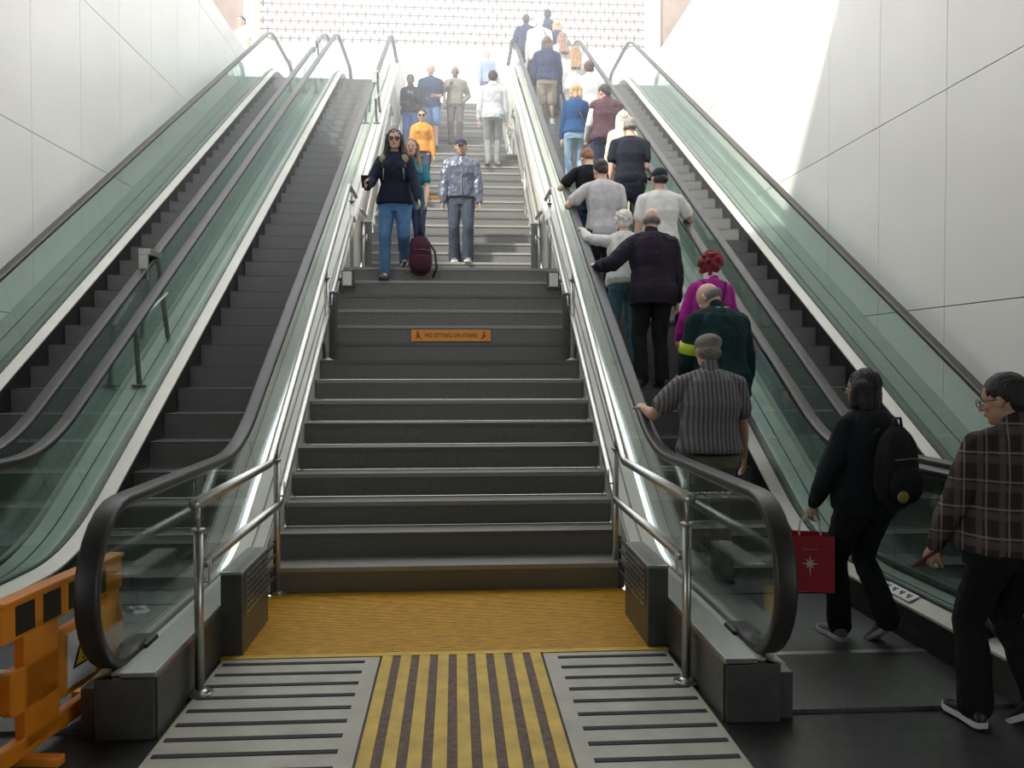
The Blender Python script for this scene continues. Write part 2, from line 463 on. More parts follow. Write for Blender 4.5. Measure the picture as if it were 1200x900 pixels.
# ------------------------------------------------------------------ floor plates in front of the stairs
pl = empty('tactile_paving', (0, 4.4, 0)); tag(pl, 'tactile paving at the foot of the stairs with yellow landing plate and striped tiles', 'paving')
s = Soup(); s.box(-1.15, 1.15, 4.40-4.4, Y0-4.4, -0.012, 0.0)
s.build('yellow_plate', M['yellow'], pl)
s = Soup()
yy = 0.03
while yy < 1.18:
    s.box(-1.14, 1.14, yy, yy+0.006, 0.0, 0.0025); yy += 0.024
o = s.build('plate_ribs', M['yellow'], pl)
s = Soup(); s.box(-1.15, 1.15, -0.035, -0.004, -0.012, 0.003); s.build('plate_edge', M['yellow_rib'], pl)
# centre strip
XL, XR = -0.335, 0.475
s = Soup(); s.box(XL, XR, -3.6, -0.04, -0.012, -0.002); s.build('groove_bed', M['pinkish'], pl)
nb = 9; pitch = (XR-XL)/(nb-0.42)
for i in range(nb):
    x = XL + i*pitch
    s = Soup(); s.box(x, x+pitch*0.58, -3.6, -0.04, -0.004, 0.004); s.build('yellow_bar', M['yellow_rib'], pl, bevel=0.002)
for (xa, xb, la) in ((-1.135, XL-0.012, 0), (XR+0.012, 1.135, 1)):
    s = Soup(); s.box(xa, xb, -3.6, -0.045, -0.012, 0.0); o = s.build('cream_tile', M['tactile'], pl)
    g = Soup(); yy = -0.13
    while yy > -3.5:
        if la: g.box(xa+0.07, xb-0.02, yy, yy+0.030, -0.002, 0.0035)
        else: g.box(xa+0.02, xb-0.07, yy, yy+0.030, -0.002, 0.0035)
        yy -= 0.142
    g.build('groove_lines', M['tar'], o)
# ------------------------------------------------------------------ STAIR HANDRAILS
def lin(y, yb, zb, m): return zb + m*(y-yb)
def stair_rail(sx, ya, yb_low, n_posts, z_add, ext_lo, ext_hi, ytop, m, lab, upper_ext=True, posts=()):
    t = empty('stair_handrail', (sx*1.12, yb_low, z_add)); tag(t, lab, 'handrail', None)
    def loc(y, z): return (0, y-yb_low, z-z_add)
    # top tube
    for nm, zb, off, d in (('top_tube', 0.87, 0.0, 0.0), ('lower_tube', 0.575, 0.28, 0.16)):
        yb = yb_low+off
        zt = z_add+zb+m*(ytop-yb_low)
        s = Soup()
        pts = [loc(ext_lo+d, z_add+zb), loc(yb-0.04, z_add+zb), loc(yb+0.02, z_add+zb+m*0.03), loc(ytop+off-0.02, zt-0.01), loc(ytop+off+0.05, zt)]
        pts.append(loc(ext_hi-d, zt))
        s.tube(pts, 0.025, 14)
        # thin sub-rail (bracket strip) under the tube
        s.build(nm, M['steel'], t, smooth=True)
    for (y, zf) in posts:
        top = z_add+0.87 + (m*(y-yb_low) if y > yb_low else 0)
        if y > ytop: top = z_add+0.87+m*(ytop-yb_low)
        s = Soup()
        s.tube([loc(y, zf), loc(y, top-0.12)], 0.021, 14)
        s.tube([loc(y, top-0.12), loc(y, top-0.02)], 0.010, 8)
        s.tube([loc(y, zf), loc(y, zf+0.008)], 0.060, 20)
        s.tube([loc(y, zf+0.008), loc(y, zf+0.022)], [0.05, 0.024], 20)
        s.tube([loc(y, top-0.13), loc(y, top-0.118)], 0.030, 14)
        s.build('post', M['steel'], t, smooth=True)
        b = Soup()
        zl = top-0.30-0.0
        b.tube([(0, y-yb_low, zl-z_add-0.06), (0-sx*0.045, y-yb_low, zl-z_add-0.06), (0-sx*0.045, y-yb_low+0.02, zl-z_add+0.03)], 0.007, 8)
        b.build('bracket', M['steel'], t, smooth=True)
for sx, side in ((1, 'right'), (-1, 'left')):
    stair_rail(sx, 0, 5.42, 0, 0.0, 3.86, 10.15, 9.50, 0.634, 'double steel tube handrail on posts, %s side of the lowest stair flight' % side,
               posts=((3.92, 0.0), (5.70 if sx > 0 else 5.62, 0.17 if False else 0.0), (7.83, stair_z(7.83)), (9.75, stair_z(9.75))))
    z2 = 15*RISE
    stair_rail(sx, 0, 11.30, 0, z2, 10.75, 16.1, 15.50, 0.649, 'double steel tube handrail on posts, %s side of the middle stair flight' % side,
               posts=((10.95, z2), (13.2, stair_z(13.2)), (15.7, stair_z(15.7))))
    z3 = 31*RISE
    stair_rail(sx, 0, 17.30, 0, z3, 16.75, 21.9, 21.25, 0.649, 'double steel tube handrail on posts, %s side of the top stair flight' % side,
               posts=((16.95, z3), (19.2, stair_z(19.2)), (21.5, stair_z(21.5))))
    # grilled steel end box
    t = empty('steel_box', (sx*1.105, 4.42, 0)); tag(t, 'grey steel box with side grille at the foot of the stairs, %s side' % side, 'box')
    s = Soup(); s.box(-0.055, 0.055, 0, 0.60, 0, 0.415); s.build('body', M['steel_dark'], t, bevel=0.004)
    s = Soup(); s.box(-0.058, 0.058, -0.004, 0.604, 0.415, 0.432); s.build('lid', M['steel'], t, bevel=0.004)
    g = Soup(); X = -sx*0.060
    for i in range(7):
        zz = 0.20+i*0.032; g.box(X-0.004, X+0.004, 0.06, 0.56, zz, zz+0.008)
    for i in range(8):
        yy = 0.06+i*0.07; g.box(X-0.003, X+0.003, yy, yy+0.008, 0.19, 0.405)
    g.build('grille', M['steel'], t)
    # low rail grid between box and first steps
    t = empty('side_guard', (sx*1.13, 5.04, 0)); tag(t, 'short dark bars between steel box and first step, %s side' % side, 'guard')
    for i in range(4):
        s = Soup(); s.tube([(0, 0, 0.12+i*0.07), (0, 0.56, 0.12+i*0.07)], 0.009, 8); s.build('bar', M['steel_dark'], t)
    s = Soup(); s.box(-0.01, 0.01, 0.55, 0.57, 0, 0.35); s.build('upright', M['steel_dark'], t)
# dark cupboards (square) and white boxes on the landing sides
for sx, side, in ((1, 'right'), (-1, 'left')):
    for (y, h, w, lab) in ((7.98, 0.62, 0.05, 'dark square steel post on the %s edge of the lowest flight' % side), (11.2, 0.78, 0.06, 'dark square steel post by the %s edge of the first landing' % side)):
        t = empty('square_post', (sx*1.10, y, stair_z(y))); tag(t, lab, 'post')
        s = Soup(); s.box(-w, w, -0.05, 0.05, 0, h); s.build('shaft', M['steel_dark'], t, bevel=0.004)
        s = Soup(); s.box(-w-0.008, w+0.008, -0.058, 0.058, h, h+0.015); s.build('cap', M['steel'], t, bevel=0.003)
    y = 8.9
    t = empty('step_light', (sx*1.06, y, stair_z(y)+0.16)); tag(t, 'small pale wall lamp box beside the upper steps, %s side' % side, 'lamp')
    s = Soup(); s.box(-0.06, 0.06, -0.07, 0.07, -0.09, 0.09); s.build('housing', M['steel_dark'], t, bevel=0.012)
    s = Soup(); s.box(-0.045, 0.045, -0.085, -0.07, -0.07, 0.07); s.build('lens', M['white'], t, bevel=0.01)
    s = Soup(); s.tube([(sx*0.06, 0, 0), (sx*0.11, 0, 0)], 0.02); s.build('arm', M['steel_dark'], t)

# ------------------------------------------------------------------ ESCALATORS
def rr_section(w, h, r, n=4):
    pts = []
    for cx, cz, a0 in ((w-r, h-r, 0), (-(w-r), h-r, 90), (-(w-r), -(h-r), 180), (w-r, -(h-r), 270)):
        for i in range(n+1):
            a = math.radians(a0+90*i/n); pts.append((cx+r*math.cos(a), cz+r*math.sin(a)))
    return pts
def sweep_yz(s, path, sec, x=0.0):
    rs = []
    for i, (y, z) in enumerate(path):
        a = path[max(0, i-1)]; b = path[min(len(path)-1, i+1)]
        ty, tz = b[0]-a[0], b[1]-a[1]; L = math.hypot(ty, tz); ty /= L; tz /= L
        ny, nz = -tz, ty
        rs.append([(x+u, y+ny*v, z+nz*v) for u, v in sec])
    s.rings(rs)
NEW_R = 0.335
YN = 3.68; YNT = 21.6
def rail_path(inset=0.0):
    p = []
    R = NEW_R-inset; zc = 0.92-NEW_R
    if inset == 0: p += [(YN+0.16, zc-R+0.02), (YN+0.08, zc-R+0.0)]
    for i in range(0, 15):
        a = math.radians(270-180*i/14); p.append((YN+R*math.cos(a), zc+R*math.sin(a)))
    for y in ysamp(YN+0.3, YNT-0.3, RB, RT, 0.4): p.append((y, rail_f(y)-inset))
    zc += ZT
    for i in range(0, 15):
        a = math.radians(90-180*i/14); p.append((YNT+R*math.cos(a), zc+R*math.sin(a)))
    if inset == 0: p += [(YNT-0.1, zc-R)]
    return p
def esc_tread(y):
    k = math.floor((y-3.94)/0.36)
    return nose_f(3.94+k*0.36)
def make_escalator():
    t = empty('escalator', (0, 0, 0))
    # steps
    y = 4.3-0.0
    k = 1
    zprev = 0
    while 3.94+k*0.36 < 20.4:
        y = 3.94+k*0.36; z = nose_f(y)
        zb = min(z-0.05, nose_f(y-0.36)-0.02)
        s = Soup()
        s.prism_x([(y, z), (y+0.36, z), (y+0.36, z-0.05), (y+0.05, zb), (y+0.012, zb), (y+0.004, (z+zb)/2)], -0.495, 0.495)
        o = s.build('step', M['riser'], t)
        s = Soup(); s.box(-0.495, 0.495, y-0.003, y+0.355, z-0.004, z+0.003); s.build('tread_plate', M['tread'], o)
        k += 1
    s = Soup(); s.box(-0.5, 0.5, 3.55, 4.30, -0.012, 0.006); s.build('comb_plate', M['comb'], t)
    s = Soup(); s.box(-0.5, 0.5, 4.22, 4.27, 0.006, 0.010); s.build('comb_edge', M['steel'], t)
    s = Soup(); s.box(-0.6, 0.6, 20.4, 21.4, ZT-0.02, ZT+0.004); s.build('comb_plate', M['comb'], t)
    s = Soup(); s.box(-0.62, 0.62, 20.3, 20.72, ZT-0.5, ZT-0.02); s.build('landing_edge', M['concrete'], t)
    for sx in (-1, 1):
        def q(a, b): return sorted((sx*a, sx*b))
        a, b = q(0.503, 0.515)
        s = Soup(); strip(s, a, b, deck_f, DB, DT, 3.7, 21.5, 0.38); s.build('skirt', M['skirt'], t)
        a, b = q(0.497, 0.503)
        s = Soup(); strip(s, a, b, nose_f, NB, NT, 4.3, 20.3, 0.012, 0.5, 0.075, 0.075); s.build('brush_strip', M['black'], t)
        a, b = q(0.500, 0.592)
        d0, d1 = (0.0, 0.035) if sx > 0 else (0.035, 0.0)
        s = Soup(); strip(s, a, b, deck_f, DB, DT, 3.6, 21.6, 0.015, 0.5, d0, d1); s.build('inner_deck', M['alu'], t, bevel=0.002)
        a, b = q(0.590, 0.612)
        s = Soup(); strip(s, a, b, deck_f, DB, DT, 3.6, 21.6, 0.14, 0.5, 0.05, 0.05); s.build('glass_channel', M['steel_dark'], t)
        # glass: panels cut square to the slope
        pin = rail_path(0.03)
        ytops = [YN-NEW_R]
        y = 4.75
        def panel(poly):
            s = Soup(); a, b = q(0.596, 0.606); s.prism_x(poly, a, b); s.build('glass_panel', M['glass'], t)
        # front newel panel
        zc = 0.92-NEW_R
        poly = [(YN+0.05, 0.2), (YN+0.05, zc-NEW_R+0.03)]
        poly = []
        for i in range(3, 15):
            aa = math.radians(270-180*i/14); poly.append((YN+(NEW_R-0.02)*math.cos(aa), zc+(NEW_R-0.02)*math.sin(aa)))
        poly = [(YN-0.20, 0.22)] + poly + [(4.75, 0.895), (4.75, 0.22)]
        panel(poly)
        cuts = [4.755]
        yy = 6.1
        joints = [(4.755, 4.755)]
        while yy < 19.3:
            joints.append((yy+0.20, yy-0.22)); yy += 2.1          # bottom y, top y (square to the slope)
        joints.append((20.6, 20.6))
        for i in range(len(joints)-1):
            (b0, t0), (b1, t1) = joints[i], joints[i+1]
            low = [(v, deck_f(v)+0.03) for v in ysamp(b0+0.003, b1-0.003, DB, DT)]
            top = [(v, rail_f(v)-0.025) for v in ysamp(t0+0.003, t1-0.003, RB, RT, 0.4)]
            panel(low+list(reversed(top)))
        zc2 = zc+ZT
        poly = [(20.605, ZT+0.895)]
        for i in range(0, 12):
            aa = math.radians(90-180*i/14); poly.append((YNT+(NEW_R-0.02)*math.cos(aa), zc2+(NEW_R-0.02)*math.sin(aa)))
        poly += [(YNT+0.2, ZT+0.22), (20.605, ZT+0.22)]
        panel(poly)
        # handrail
        s = Soup(); sweep_yz(s, rail_path(0), rr_section(0.047, 0.023, 0.019), sx*0.601); s.build('handrail', M['rubber'], t, smooth=True)
        s = Soup(); sweep_yz(s, rail_path(0.026)[1:-1], rr_section(0.014, 0.012, 0.004, 2), sx*0.601); s.build('rail_guide', M['steel_dark'], t, smooth=True)
        s = Soup(); a, b = q(0.535, 0.665); s.box(a, b, 3.80, 3.96, 0.12, 0.275); s.build('rail_inlet', M['black'], t, bevel=0.02)
        s = Soup(); a, b = q(0.505, 0.60); s.box(a, b, 3.5, 3.9, -0.012, 0.19); s.build('newel_base', M['steel_dark'], t, bevel=0.004)
    return t
def children_of(o): return [c for c in bpy.data.objects if c.parent == o]
def copy_tree(o, parent=None):
    c = o.copy(); link(c, parent)
    for ch in children_of(o): copy_tree(ch, c)
    return c
e0 = make_escalator()
EX = (1.97, 3.43, -1.97, -3.43)
labs = ('crowded escalator directly right of the stairs, carrying the queue of people', 'empty escalator beside the right wall', 'empty escalator directly left of the stairs', 'empty escalator beside the left wall, behind the orange barrier')
kids = list(bpy.data.objects)
for i, x in enumerate(EX):
    e = e0 if i == 0 else copy_tree(e0)
    e.location = (x, 0, 0); tag(e, labs[i], 'escalator', None)

# guard brackets standing on the decks
def guard(x, y, z, hgt, dy, tilt, lab, k=1.0):
    t = empty('guard_bracket', (x, y, z)); tag(t, lab, 'bracket')
    def leg(pts, nm):
        s = Soup()
        s.tube(pts, 0.022*k, 4); s.build(nm, M['steel_dark'], t)
    leg([(0, 0, 0), (tilt*0.35, 0, hgt*0.55)], 'leg')
    leg([(0, dy, dy*S30), (tilt, dy, dy*S30+hgt*0.86)], 'leg')
    s = Soup(); s.tube([(tilt*0.35, 0, hgt*0.55), (0.02, dy*0.9, hgt*0.55+dy*0.45)], 0.012*k, 4); s.build('brace', M['steel'], t)
    s = Soup(); a, b = sorted((tilt-0.06*k, tilt+0.04*k)); s.box(a, b, dy-0.30*k, dy+0.06, dy*S30+hgt*0.80, dy*S30+hgt*0.86); s.build('top_plate', M['steel'], t, bevel=0.004)
    s = Soup(); s.box(tilt-0.06*k, tilt+0.02*k, dy-0.30*k, dy-0.26*k, dy*S30+hgt*0.56, dy*S30+hgt*0.80); s.build('front_plate', M['steel'], t, bevel=0.004)
    s = Soup(); s.box(-0.06, 0.06, -0.04, 0.04, 0, 0.01); s.build('foot', M['steel'], t)
guard(-2.70, 7.62, mid_f(7.62), 0.95, 0.75, -0.10, 'steel bracket on the deck between the two left escalators, low on the slope')
guard(-2.70, 17.3, mid_f(17.3), 0.95, 0.75, -0.10, 'steel bracket on the deck between the two left escalators, near the top')
guard(-1.27, 14.6, out_f(14.6), 0.75, 0.65, -0.05, 'steel bracket on the deck between the stairs and the left escalator')

# sticker on the inner deck
t = empty('deck_sticker', (2.52, 4.60, 0.213)); tag(t, 'white sticker with small pictograms on the metal deck by the escalator entrance', 'sticker')
s = Soup(); s.box(-0.035, 0.035, -0.16, 0.16, 0, 0.003); s.build('sheet', M['white'], t)
for i in range(4):
    s = Soup(); yy = -0.12+i*0.075; s.box(-0.02, 0.02, yy, yy+0.012, 0.003, 0.0045); s.box(-0.004, 0.006, yy, yy+0.035, 0.003, 0.0045); s.ell((0.012, yy+0.03, 0.004), (0.008, 0.008, 0.002)); s.build('pictogram', M['black'], t)
t.rotation_euler = (0, math.radians(-21), 0); t.location = (2.518, 4.60, 0.218)

# clear plastic crumple
s = Soup()
random.seed(5)
n = 13; rs = []
for i in range(9):
    th = PI*(i+0.5)/9
    rs.append([((0.17*math.sin(th)*math.cos(2*PI*k/n))*random.uniform(0.5, 1.15), (0.10*math.sin(th)*math.sin(2*PI*k/n))*random.uniform(0.5, 1.2), 0.05-0.05*math.cos(th)*random.uniform(0.4, 1.2)) for k in range(n)])
s.rings(rs)
o = s.build('plastic_wrap', M['clear_plastic']); o.location = (-1.86, 5.02, 0.01)
tag(o, 'crumpled clear plastic wrap lying on the flat steps of the left escalator', 'plastic')

# ------------------------------------------------------------------ ORANGE BARRIER
def rounded(x0, x1, z0, z1, r, n=4):
    pts = []
    for cx, cz, a0 in ((x1-r, z1-r, 0), (x0+r, z1-r, 90), (x0+r, z0+r, 180), (x1-r, z0+r, 270)):
        for i in range(n+1):
            a = math.radians(a0+90*i/n); pts.append((cx+r*math.cos(a), cz+r*math.sin(a)))
    return pts
def barrier(p0, p1, lab, H=0.63, sign=True):
    v = Vector(p1)-Vector(p0); L = v.length
    ang = math.atan2(v.y, v.x)
    t = empty('safety_barrier', (p0[0], p0[1], 0), ang); tag(t, lab, 'barrier', None)
    T = 0.022
    def pan(poly, nm='frame', m=M['orange'], y0=-T, y1=T, par=t):
        s = Soup(); n = len(poly)
        s.add([(x, y0, z) for x, z in poly]+[(x, y1, z) for x, z in poly],
              [tuple(range(n)), tuple(reversed(range(n, 2*n)))]+[(i, n+i, n+(i+1) % n, (i+1) % n) for i in range(n)])
        return s
    s = Soup()
    def put(poly):
        q = pan(poly); s.add(q.v, q.f)
    put(rounded(0, L, H-0.15, H, 0.02))                 # top board
    put(rounded(0, L, 0.03, 0.10, 0.02))                # bottom bar
    put(rounded(0.16*L, 0.42*L, 0.05, H-0.1, 0.01)); 
    put(rounded(0.06*L, 0.44*L, 0.20, H-0.26, 0.03))     # stepped panels
    put(rounded(0.42*L, 0.88*L, 0.15, H-0.20, 0.03))
    put(rounded(0.84*L, 0.97*L, 0.05, H-0.1, 0.01))
    put(rounded(0.80*L, 1.0*L, 0.16, H-0.22, 0.03))
    body = s.build('frame', M['orange'], t, bevel=0.006)
    s = Soup(); s.box(-0.0, L, -0.035, 0.035, H-0.012, H+0.008); s.build('top_lip', M['orange'], t, bevel=0.006)
    k = 0; x = 0.04*L
    for i in range(5 if not sign else 4):
        a = x+i*0.20*L+0.06*L; b = a+0.135*L
        for sy in (-1, 1):
            s = Soup(); yy = sy*(T+0.002); s.box(a, b, min(yy, yy-sy*0.004), max(yy, yy-sy*0.004), H-0.135, H-0.025)
            s.build('reflective_patch', M['white'] if ((i == 4 or i == 2) and not sign) else M['black'], t)
    for xx in (0.16*L, 0.9*L):
        s = Soup(); s.box(xx-0.025, xx+0.025, -0.16, 0.16, 0.0, 0.035); s.build('foot', M['orange'], t, bevel=0.006)
    if sign:
        yy = -(T+0.003)
        c = 0.60*L; zc = 0.29
        s = Soup(); s.box(c-0.105, c+0.105, yy-0.002, yy+0.003, zc-0.11, zc+0.11); pl_ = s.build('sign_plate', M['white'], t)
        def tri(r, y, m, nm):
            s = Soup(); pts = [(c+r*math.cos(math.radians(a))*0.95, zc+r*math.sin(math.radians(a))) for a in (90, 210, 330)]
            s.add([(x, y, z) for x, z in pts]+[(x, y+0.002, z) for x, z in pts], [(0,1,2),(5,4,3),(0,3,4,1),(1,4,5,2),(2,5,3,0)])
            s.build(nm, m, pl_)
        tri(0.085, yy-0.004, M['black'], 'triangle_border'); tri(0.062, yy-0.0065, M['sign_yellow'], 'triangle')
        s = Soup(); s.box(c-0.004, c+0.004, yy-0.009, yy-0.006, zc-0.006, zc+0.032); s.box(c-0.004, c+0.004, yy-0.009, yy-0.006, zc-0.022, zc-0.013); s.build('exclamation_mark', M['black'], pl_)
    return t
barrier((-1.60, 3.13), (-1.50, 3.98), 'orange plastic safety barrier with black patches and warning triangle, beside the escalator newel')
barrier((-2.50, 3.06), (-1.63, 3.12), 'orange plastic safety barrier at the left frame edge, facing the camera', sign=False)
# ------------------------------------------------------------------ PEOPLE
SKIN = {}
def skin(k):
    cols = {'light': (0.58, 0.36, 0.26), 'pale': (0.66, 0.45, 0.35), 'tan': (0.42, 0.25, 0.17), 'brown': (0.20, 0.11, 0.075), 'dark': (0.10, 0.06, 0.045)}
    if k not in SKIN: SKIN[k] = mat('skin_'+k, cols[k], 0.5, 0, 0.08, 12, 0.08, 150)
    return SKIN[k]
CL = {}
def C(key, col=None, **kw):
    if key not in CL: CL[key] = cloth('cloth_'+key, col, **kw)
    return CL[key]
HAIR = {}
def hairm(k):
    cols = {'black': (0.012, 0.011, 0.012), 'dark': (0.03, 0.022, 0.018), 'brown': (0.09, 0.05, 0.03), 'blond': (0.45, 0.31, 0.17), 'lightbrown': (0.25, 0.15, 0.09),
            'white': (0.72, 0.70, 0.64), 'grey': (0.22, 0.20, 0.18), 'ginger': (0.26, 0.12, 0.06), 'red': (0.20, 0.012, 0.020), 'caramel': (0.30, 0.17, 0.08)}
    if k not in HAIR: HAIR[k] = mat('hair_'+k, cols[k], 0.55, 0, 0.35, 60, 0.8, 160, stretch=(1, 1, 0.25))
    return HAIR[k]
M['lens'] = mat('dark_lens', (0.006, 0.006, 0.008), 0.2, spec=0.4)
M['eye_white'] = mat('eye_white', (0.7, 0.68, 0.65), 0.2)
M['iris'] = mat('dark_iris', (0.03, 0.02, 0.015), 0.15)
M['lips'] = mat('lips', (0.40, 0.13, 0.11), 0.45)
M['leather'] = mat('black_shoe', (0.02, 0.02, 0.02), 0.4)
M['sole_white'] = mat('pale_sole', (0.62, 0.61, 0.58), 0.6)
M['sole_dark'] = mat('dark_sole', (0.03, 0.03, 0.03), 0.7)
M['shoe_grey'] = mat('grey_shoe', (0.16, 0.17, 0.17), 0.7, 0, 0.2, 60)
M['shoe_white'] = mat('white_shoe', (0.62, 0.62, 0.62), 0.6)
M['phone'] = mat('phone_shell', (0.02, 0.02, 0.025), 0.15)

def ik(a, b, l1, l2, hint):
    a = Vector(a); b = Vector(b); d = b-a; L = d.length
    if L > (l1+l2)*0.998:
        b = a + d*((l1+l2)*0.998/L); d = b-a; L = d.length
    t = d/L; x = (l1*l1-l2*l2+L*L)/(2*L); h = math.sqrt(max(0, l1*l1-x*x))
    hint = Vector(hint); hp = hint - t*hint.dot(t)
    if hp.length < 1e-4: hp = Vector((0, 1, 0))
    return a+t*x+hp.normalized()*h, b

class Person: pass

def hand(s, W, d, n, curl, sx, k=1.0, spread=0.06):
    d = Vector(d).normalized(); n = Vector(n); n = (n-d*n.dot(d)).normalized(); m = d.cross(n).normalized()
    # m must point towards the thumb
    if sx == 0: sx = 1
    m = m*sx
    rs = []
    for (u, hw, th) in ((-0.02, 0.024, 0.019), (0.01, 0.030, 0.017), (0.05, 0.040, 0.015), (0.085, 0.041, 0.013), (0.095, 0.036, 0.010)):
        c = W + d*(u*k)
        rs.append([c + m*(hw*k*math.cos(2*PI*i/12)) + n*(th*k*math.sin(2*PI*i/12)) for i in range(12)])
    s.rings(rs)
    for i, L in enumerate((0.070, 0.080, 0.074, 0.058)):
        off = 0.030-0.020*i
        p = W + d*(0.085*k) + m*(off*k)
        dd = (d + m*(spread*(1.5-i)*0.5)).normalized()
        r = 0.0092*k if i < 3 else 0.0082*k
        ang = curl*0.45
        for j, fr in enumerate((0.42, 0.32, 0.26)):
            dir_ = dd*math.cos(ang)+n*math.sin(ang)
            q = p + dir_*(L*fr*k)
            s.capsule(p, q, r, r*0.93, 8); p = q; r *= 0.93; ang += curl*0.62
    # thumb from the side of the palm near its base
    p = W + d*(0.025*k) + m*(0.028*k)
    d1 = (d*0.75+m*0.65+n*0.25).normalized(); q = p+d1*0.040*k; s.capsule(p, q, 0.013*k, 0.0105*k, 8)
    d2 = (d*0.9+m*0.25+n*(0.2+0.5*curl)).normalized(); q2 = q+d2*0.030*k; s.capsule(q, q2, 0.0105*k, 0.0095*k, 8)
    q3 = q2+(d*0.9+n*(0.2+0.6*curl)).normalized()*0.022*k; s.capsule(q2, q3, 0.0095*k, 0.008*k, 8)

def person(label, pos, face=0.0, H=1.72, sex='m', fat=1.0, lean=0.0, side=0.0, head=(0, 0), tone='light', hair=('short', 'dark'),
           top=('tshirt', None), bottom=('trousers', None), shoes=('leather', 'sole_dark'), feet=None, hands=None, curls=(0.5, 0.5), hdirs=(None, None),
           elbows=None, cap=None, glasses=None, eyes=True, vox=0.0075, group=None, extra=(), heel=(0, 0), toe=(0.0, 0.0), cat='person'):
    """pos: feet in the world; face: degrees anticlockwise from walking away up the stairs"""
    s_ = H/1.75
    T = empty('person', pos, math.radians(face)); tag(T, label, cat, group)
    P = Person(); P.T = T
    Rz = Matrix.Rotation(math.radians(face), 3, 'Z')
    def wl(p): return (Rz.transposed() @ (Vector(p)-Vector(pos)))/s_
    def lw(p): return Rz @ (Vector(p)*s_) + Vector(pos)
    fem = sex == 'f'
    feet = feet or ((-0.10, 0.0, 0.0), (0.10, 0.0, 0.0))
    feet = [wl(f[1]) if f[0] == 'w' else Vector(f) for f in feet]
    ank = [f + Vector((0, -0.03, 0.085)) + Vector((0, math.sin(math.radians(heel[i]))*0.03, math.sin(math.radians(heel[i]))*0.13)) for i, f in enumerate(feet)]
    pc = (ank[0]+ank[1])/2
    zp = 0.945
    for a in ank:
        hd = math.hypot(a.x-pc.x-(0.09 if a is ank[1] else -0.09), a.y-pc.y)
        zp = min(zp, a.z+math.sqrt(max(0.1, 0.850**2-hd*hd))+0.03)
    pel = Vector((pc.x, pc.y + (0.0), zp))
    ln = math.radians(lean); sd = math.radians(side)
    U = Vector((math.sin(sd), math.sin(ln), math.cos(ln)*math.cos(sd))).normalized()
    F = (Vector((0, 1, 0))-U*U.y).normalized(); X = F.cross(U).normalized()
    def tp(t, x=0, y=0): return pel + U*t + X*x + F*y
    sw = (0.152 if fem else 0.184)*(1+(fat-1)*0.35)
    def torso(s, inf=0.0, t0=-0.13, t1=0.56, flare=0.0, extra_w=0.0, neck_r=None):
        base = [(-0.13, .11, .085, 0), (-0.07, .158, .112, -0.01), (0.0, .172 if not fem else .178, .118, -0.012), (0.09, .155, .108, 0), (0.19, .145 if not fem else .125, .103 if not fem else .09, 0.0),
                (0.31, .163 if not fem else .145, .118, 0.0), (0.41, .168 if not fem else .148, .118, 0.0), (0.475, .140 if not fem else .125, .10, -0.005), (0.525, .095, .075, -0.01), (0.56, .065, .06, -0.008)]
        def at(t):
            if t <= base[0][0]: return base[0][1:]
            for a, b in zip(base, base[1:]):
                if t <= b[0]:
                    f = (t-a[0])/(b[0]-a[0]); return tuple(a[i]+(b[i]-a[i])*f for i in (1, 2, 3))
            return base[-1][1:]
        ts = [t0]+[b[0] for b in base if t0+0.015 < b[0] < t1-0.01]+[t1]
        rs = []
        for t in ts:
            hw, hd, dy = at(t)
            bel = fat if t < 0.38 else 1+(fat-1)*0.5
            if t > 0.5: bel = 1
            hw = hw*bel+inf+extra_w; hd = hd*bel*(1.0 if t > 0.38 else 1+(fat-1)*0.4)+inf
            if t < 0.05:
                hw += flare*(0.05-t)/0.2; hd += flare*(0.05-t)/0.2
                if t0 < -0.1 and inf > 0: hw = max(hw, 0.165*fat+inf); hd = max(hd, 0.115*fat+inf)
            if neck_r and t >= t1-1e-6: hw, hd = neck_r, neck_r
            n = 20; ring = []
            for k in range(n):
                a = 2*PI*k/n; ca, sa = math.cos(a), math.sin(a)
                e = 0.86
                ring.append(tp(t, hw*math.copysign(abs(ca)**e, ca), dy+hd*math.copysign(abs(sa)**e, sa)))
            rs.append(ring)
        s.rings(rs)
        if fem and t1 > 0.4:
            for q in (-1, 1): s.ell(tp(0.36, q*0.068, 0.085), (0.062+inf*.6, 0.055+inf, 0.062+inf*.6))
    # arms
    hs = hands or ('down', 'down')
    arms = []
    for i, sx in enumerate((-1, 1)):
        S = tp(0.445, sx*sw, -0.005)
        h = hs[i]
        hint = Vector((sx*0.45, -0.8, -0.7)) if isinstance(h, tuple) else Vector((sx*0.35, -1.0, -0.15))
        if h == 'down': Wt = tp(0, 0, 0)+Vector((sx*(sw+0.07), 0.07, -0.09))
        elif h == 'swingf': Wt = tp(0, 0, 0)+Vector((sx*(sw+0.04), 0.22, -0.03))
        elif h == 'swingb': Wt = tp(0, 0, 0)+Vector((sx*(sw+0.06), -0.14, -0.05))
        elif h == 'phone': Wt = tp(0.22, sx*0.13, 0.30)
        elif h == 'belly': Wt = tp(0.10, sx*0.10, 0.20)
        elif h == 'pocket': Wt = tp(0.02, sx*(0.19), 0.06); hint = Vector((sx*0.8, -1, 0))
        elif h == 'strap': Wt = tp(0.33, sx*0.15, 0.17); hint = Vector((sx*0.8, -0.3, -1))
        elif h[0] == 'w': Wt = wl(h[1])
        else: Wt = Vector(h)
        if elbows and elbows[i]: hint = Vector(elbows[i])
        E, Wt = ik(S, Wt, 0.285, 0.255, hint)
        d = (Wt-E).normalized()
        hd = Vector(hdirs[i]) if hdirs[i] is not None else d
        if abs(hd.normalized().z) > 0.6: n = Vector((-sx, 0.1, 0))
        else: n = Vector((0, 0, -1)) if h not in ('phone', 'belly', 'strap') else Vector((-sx*0.6, 0, 0.8))
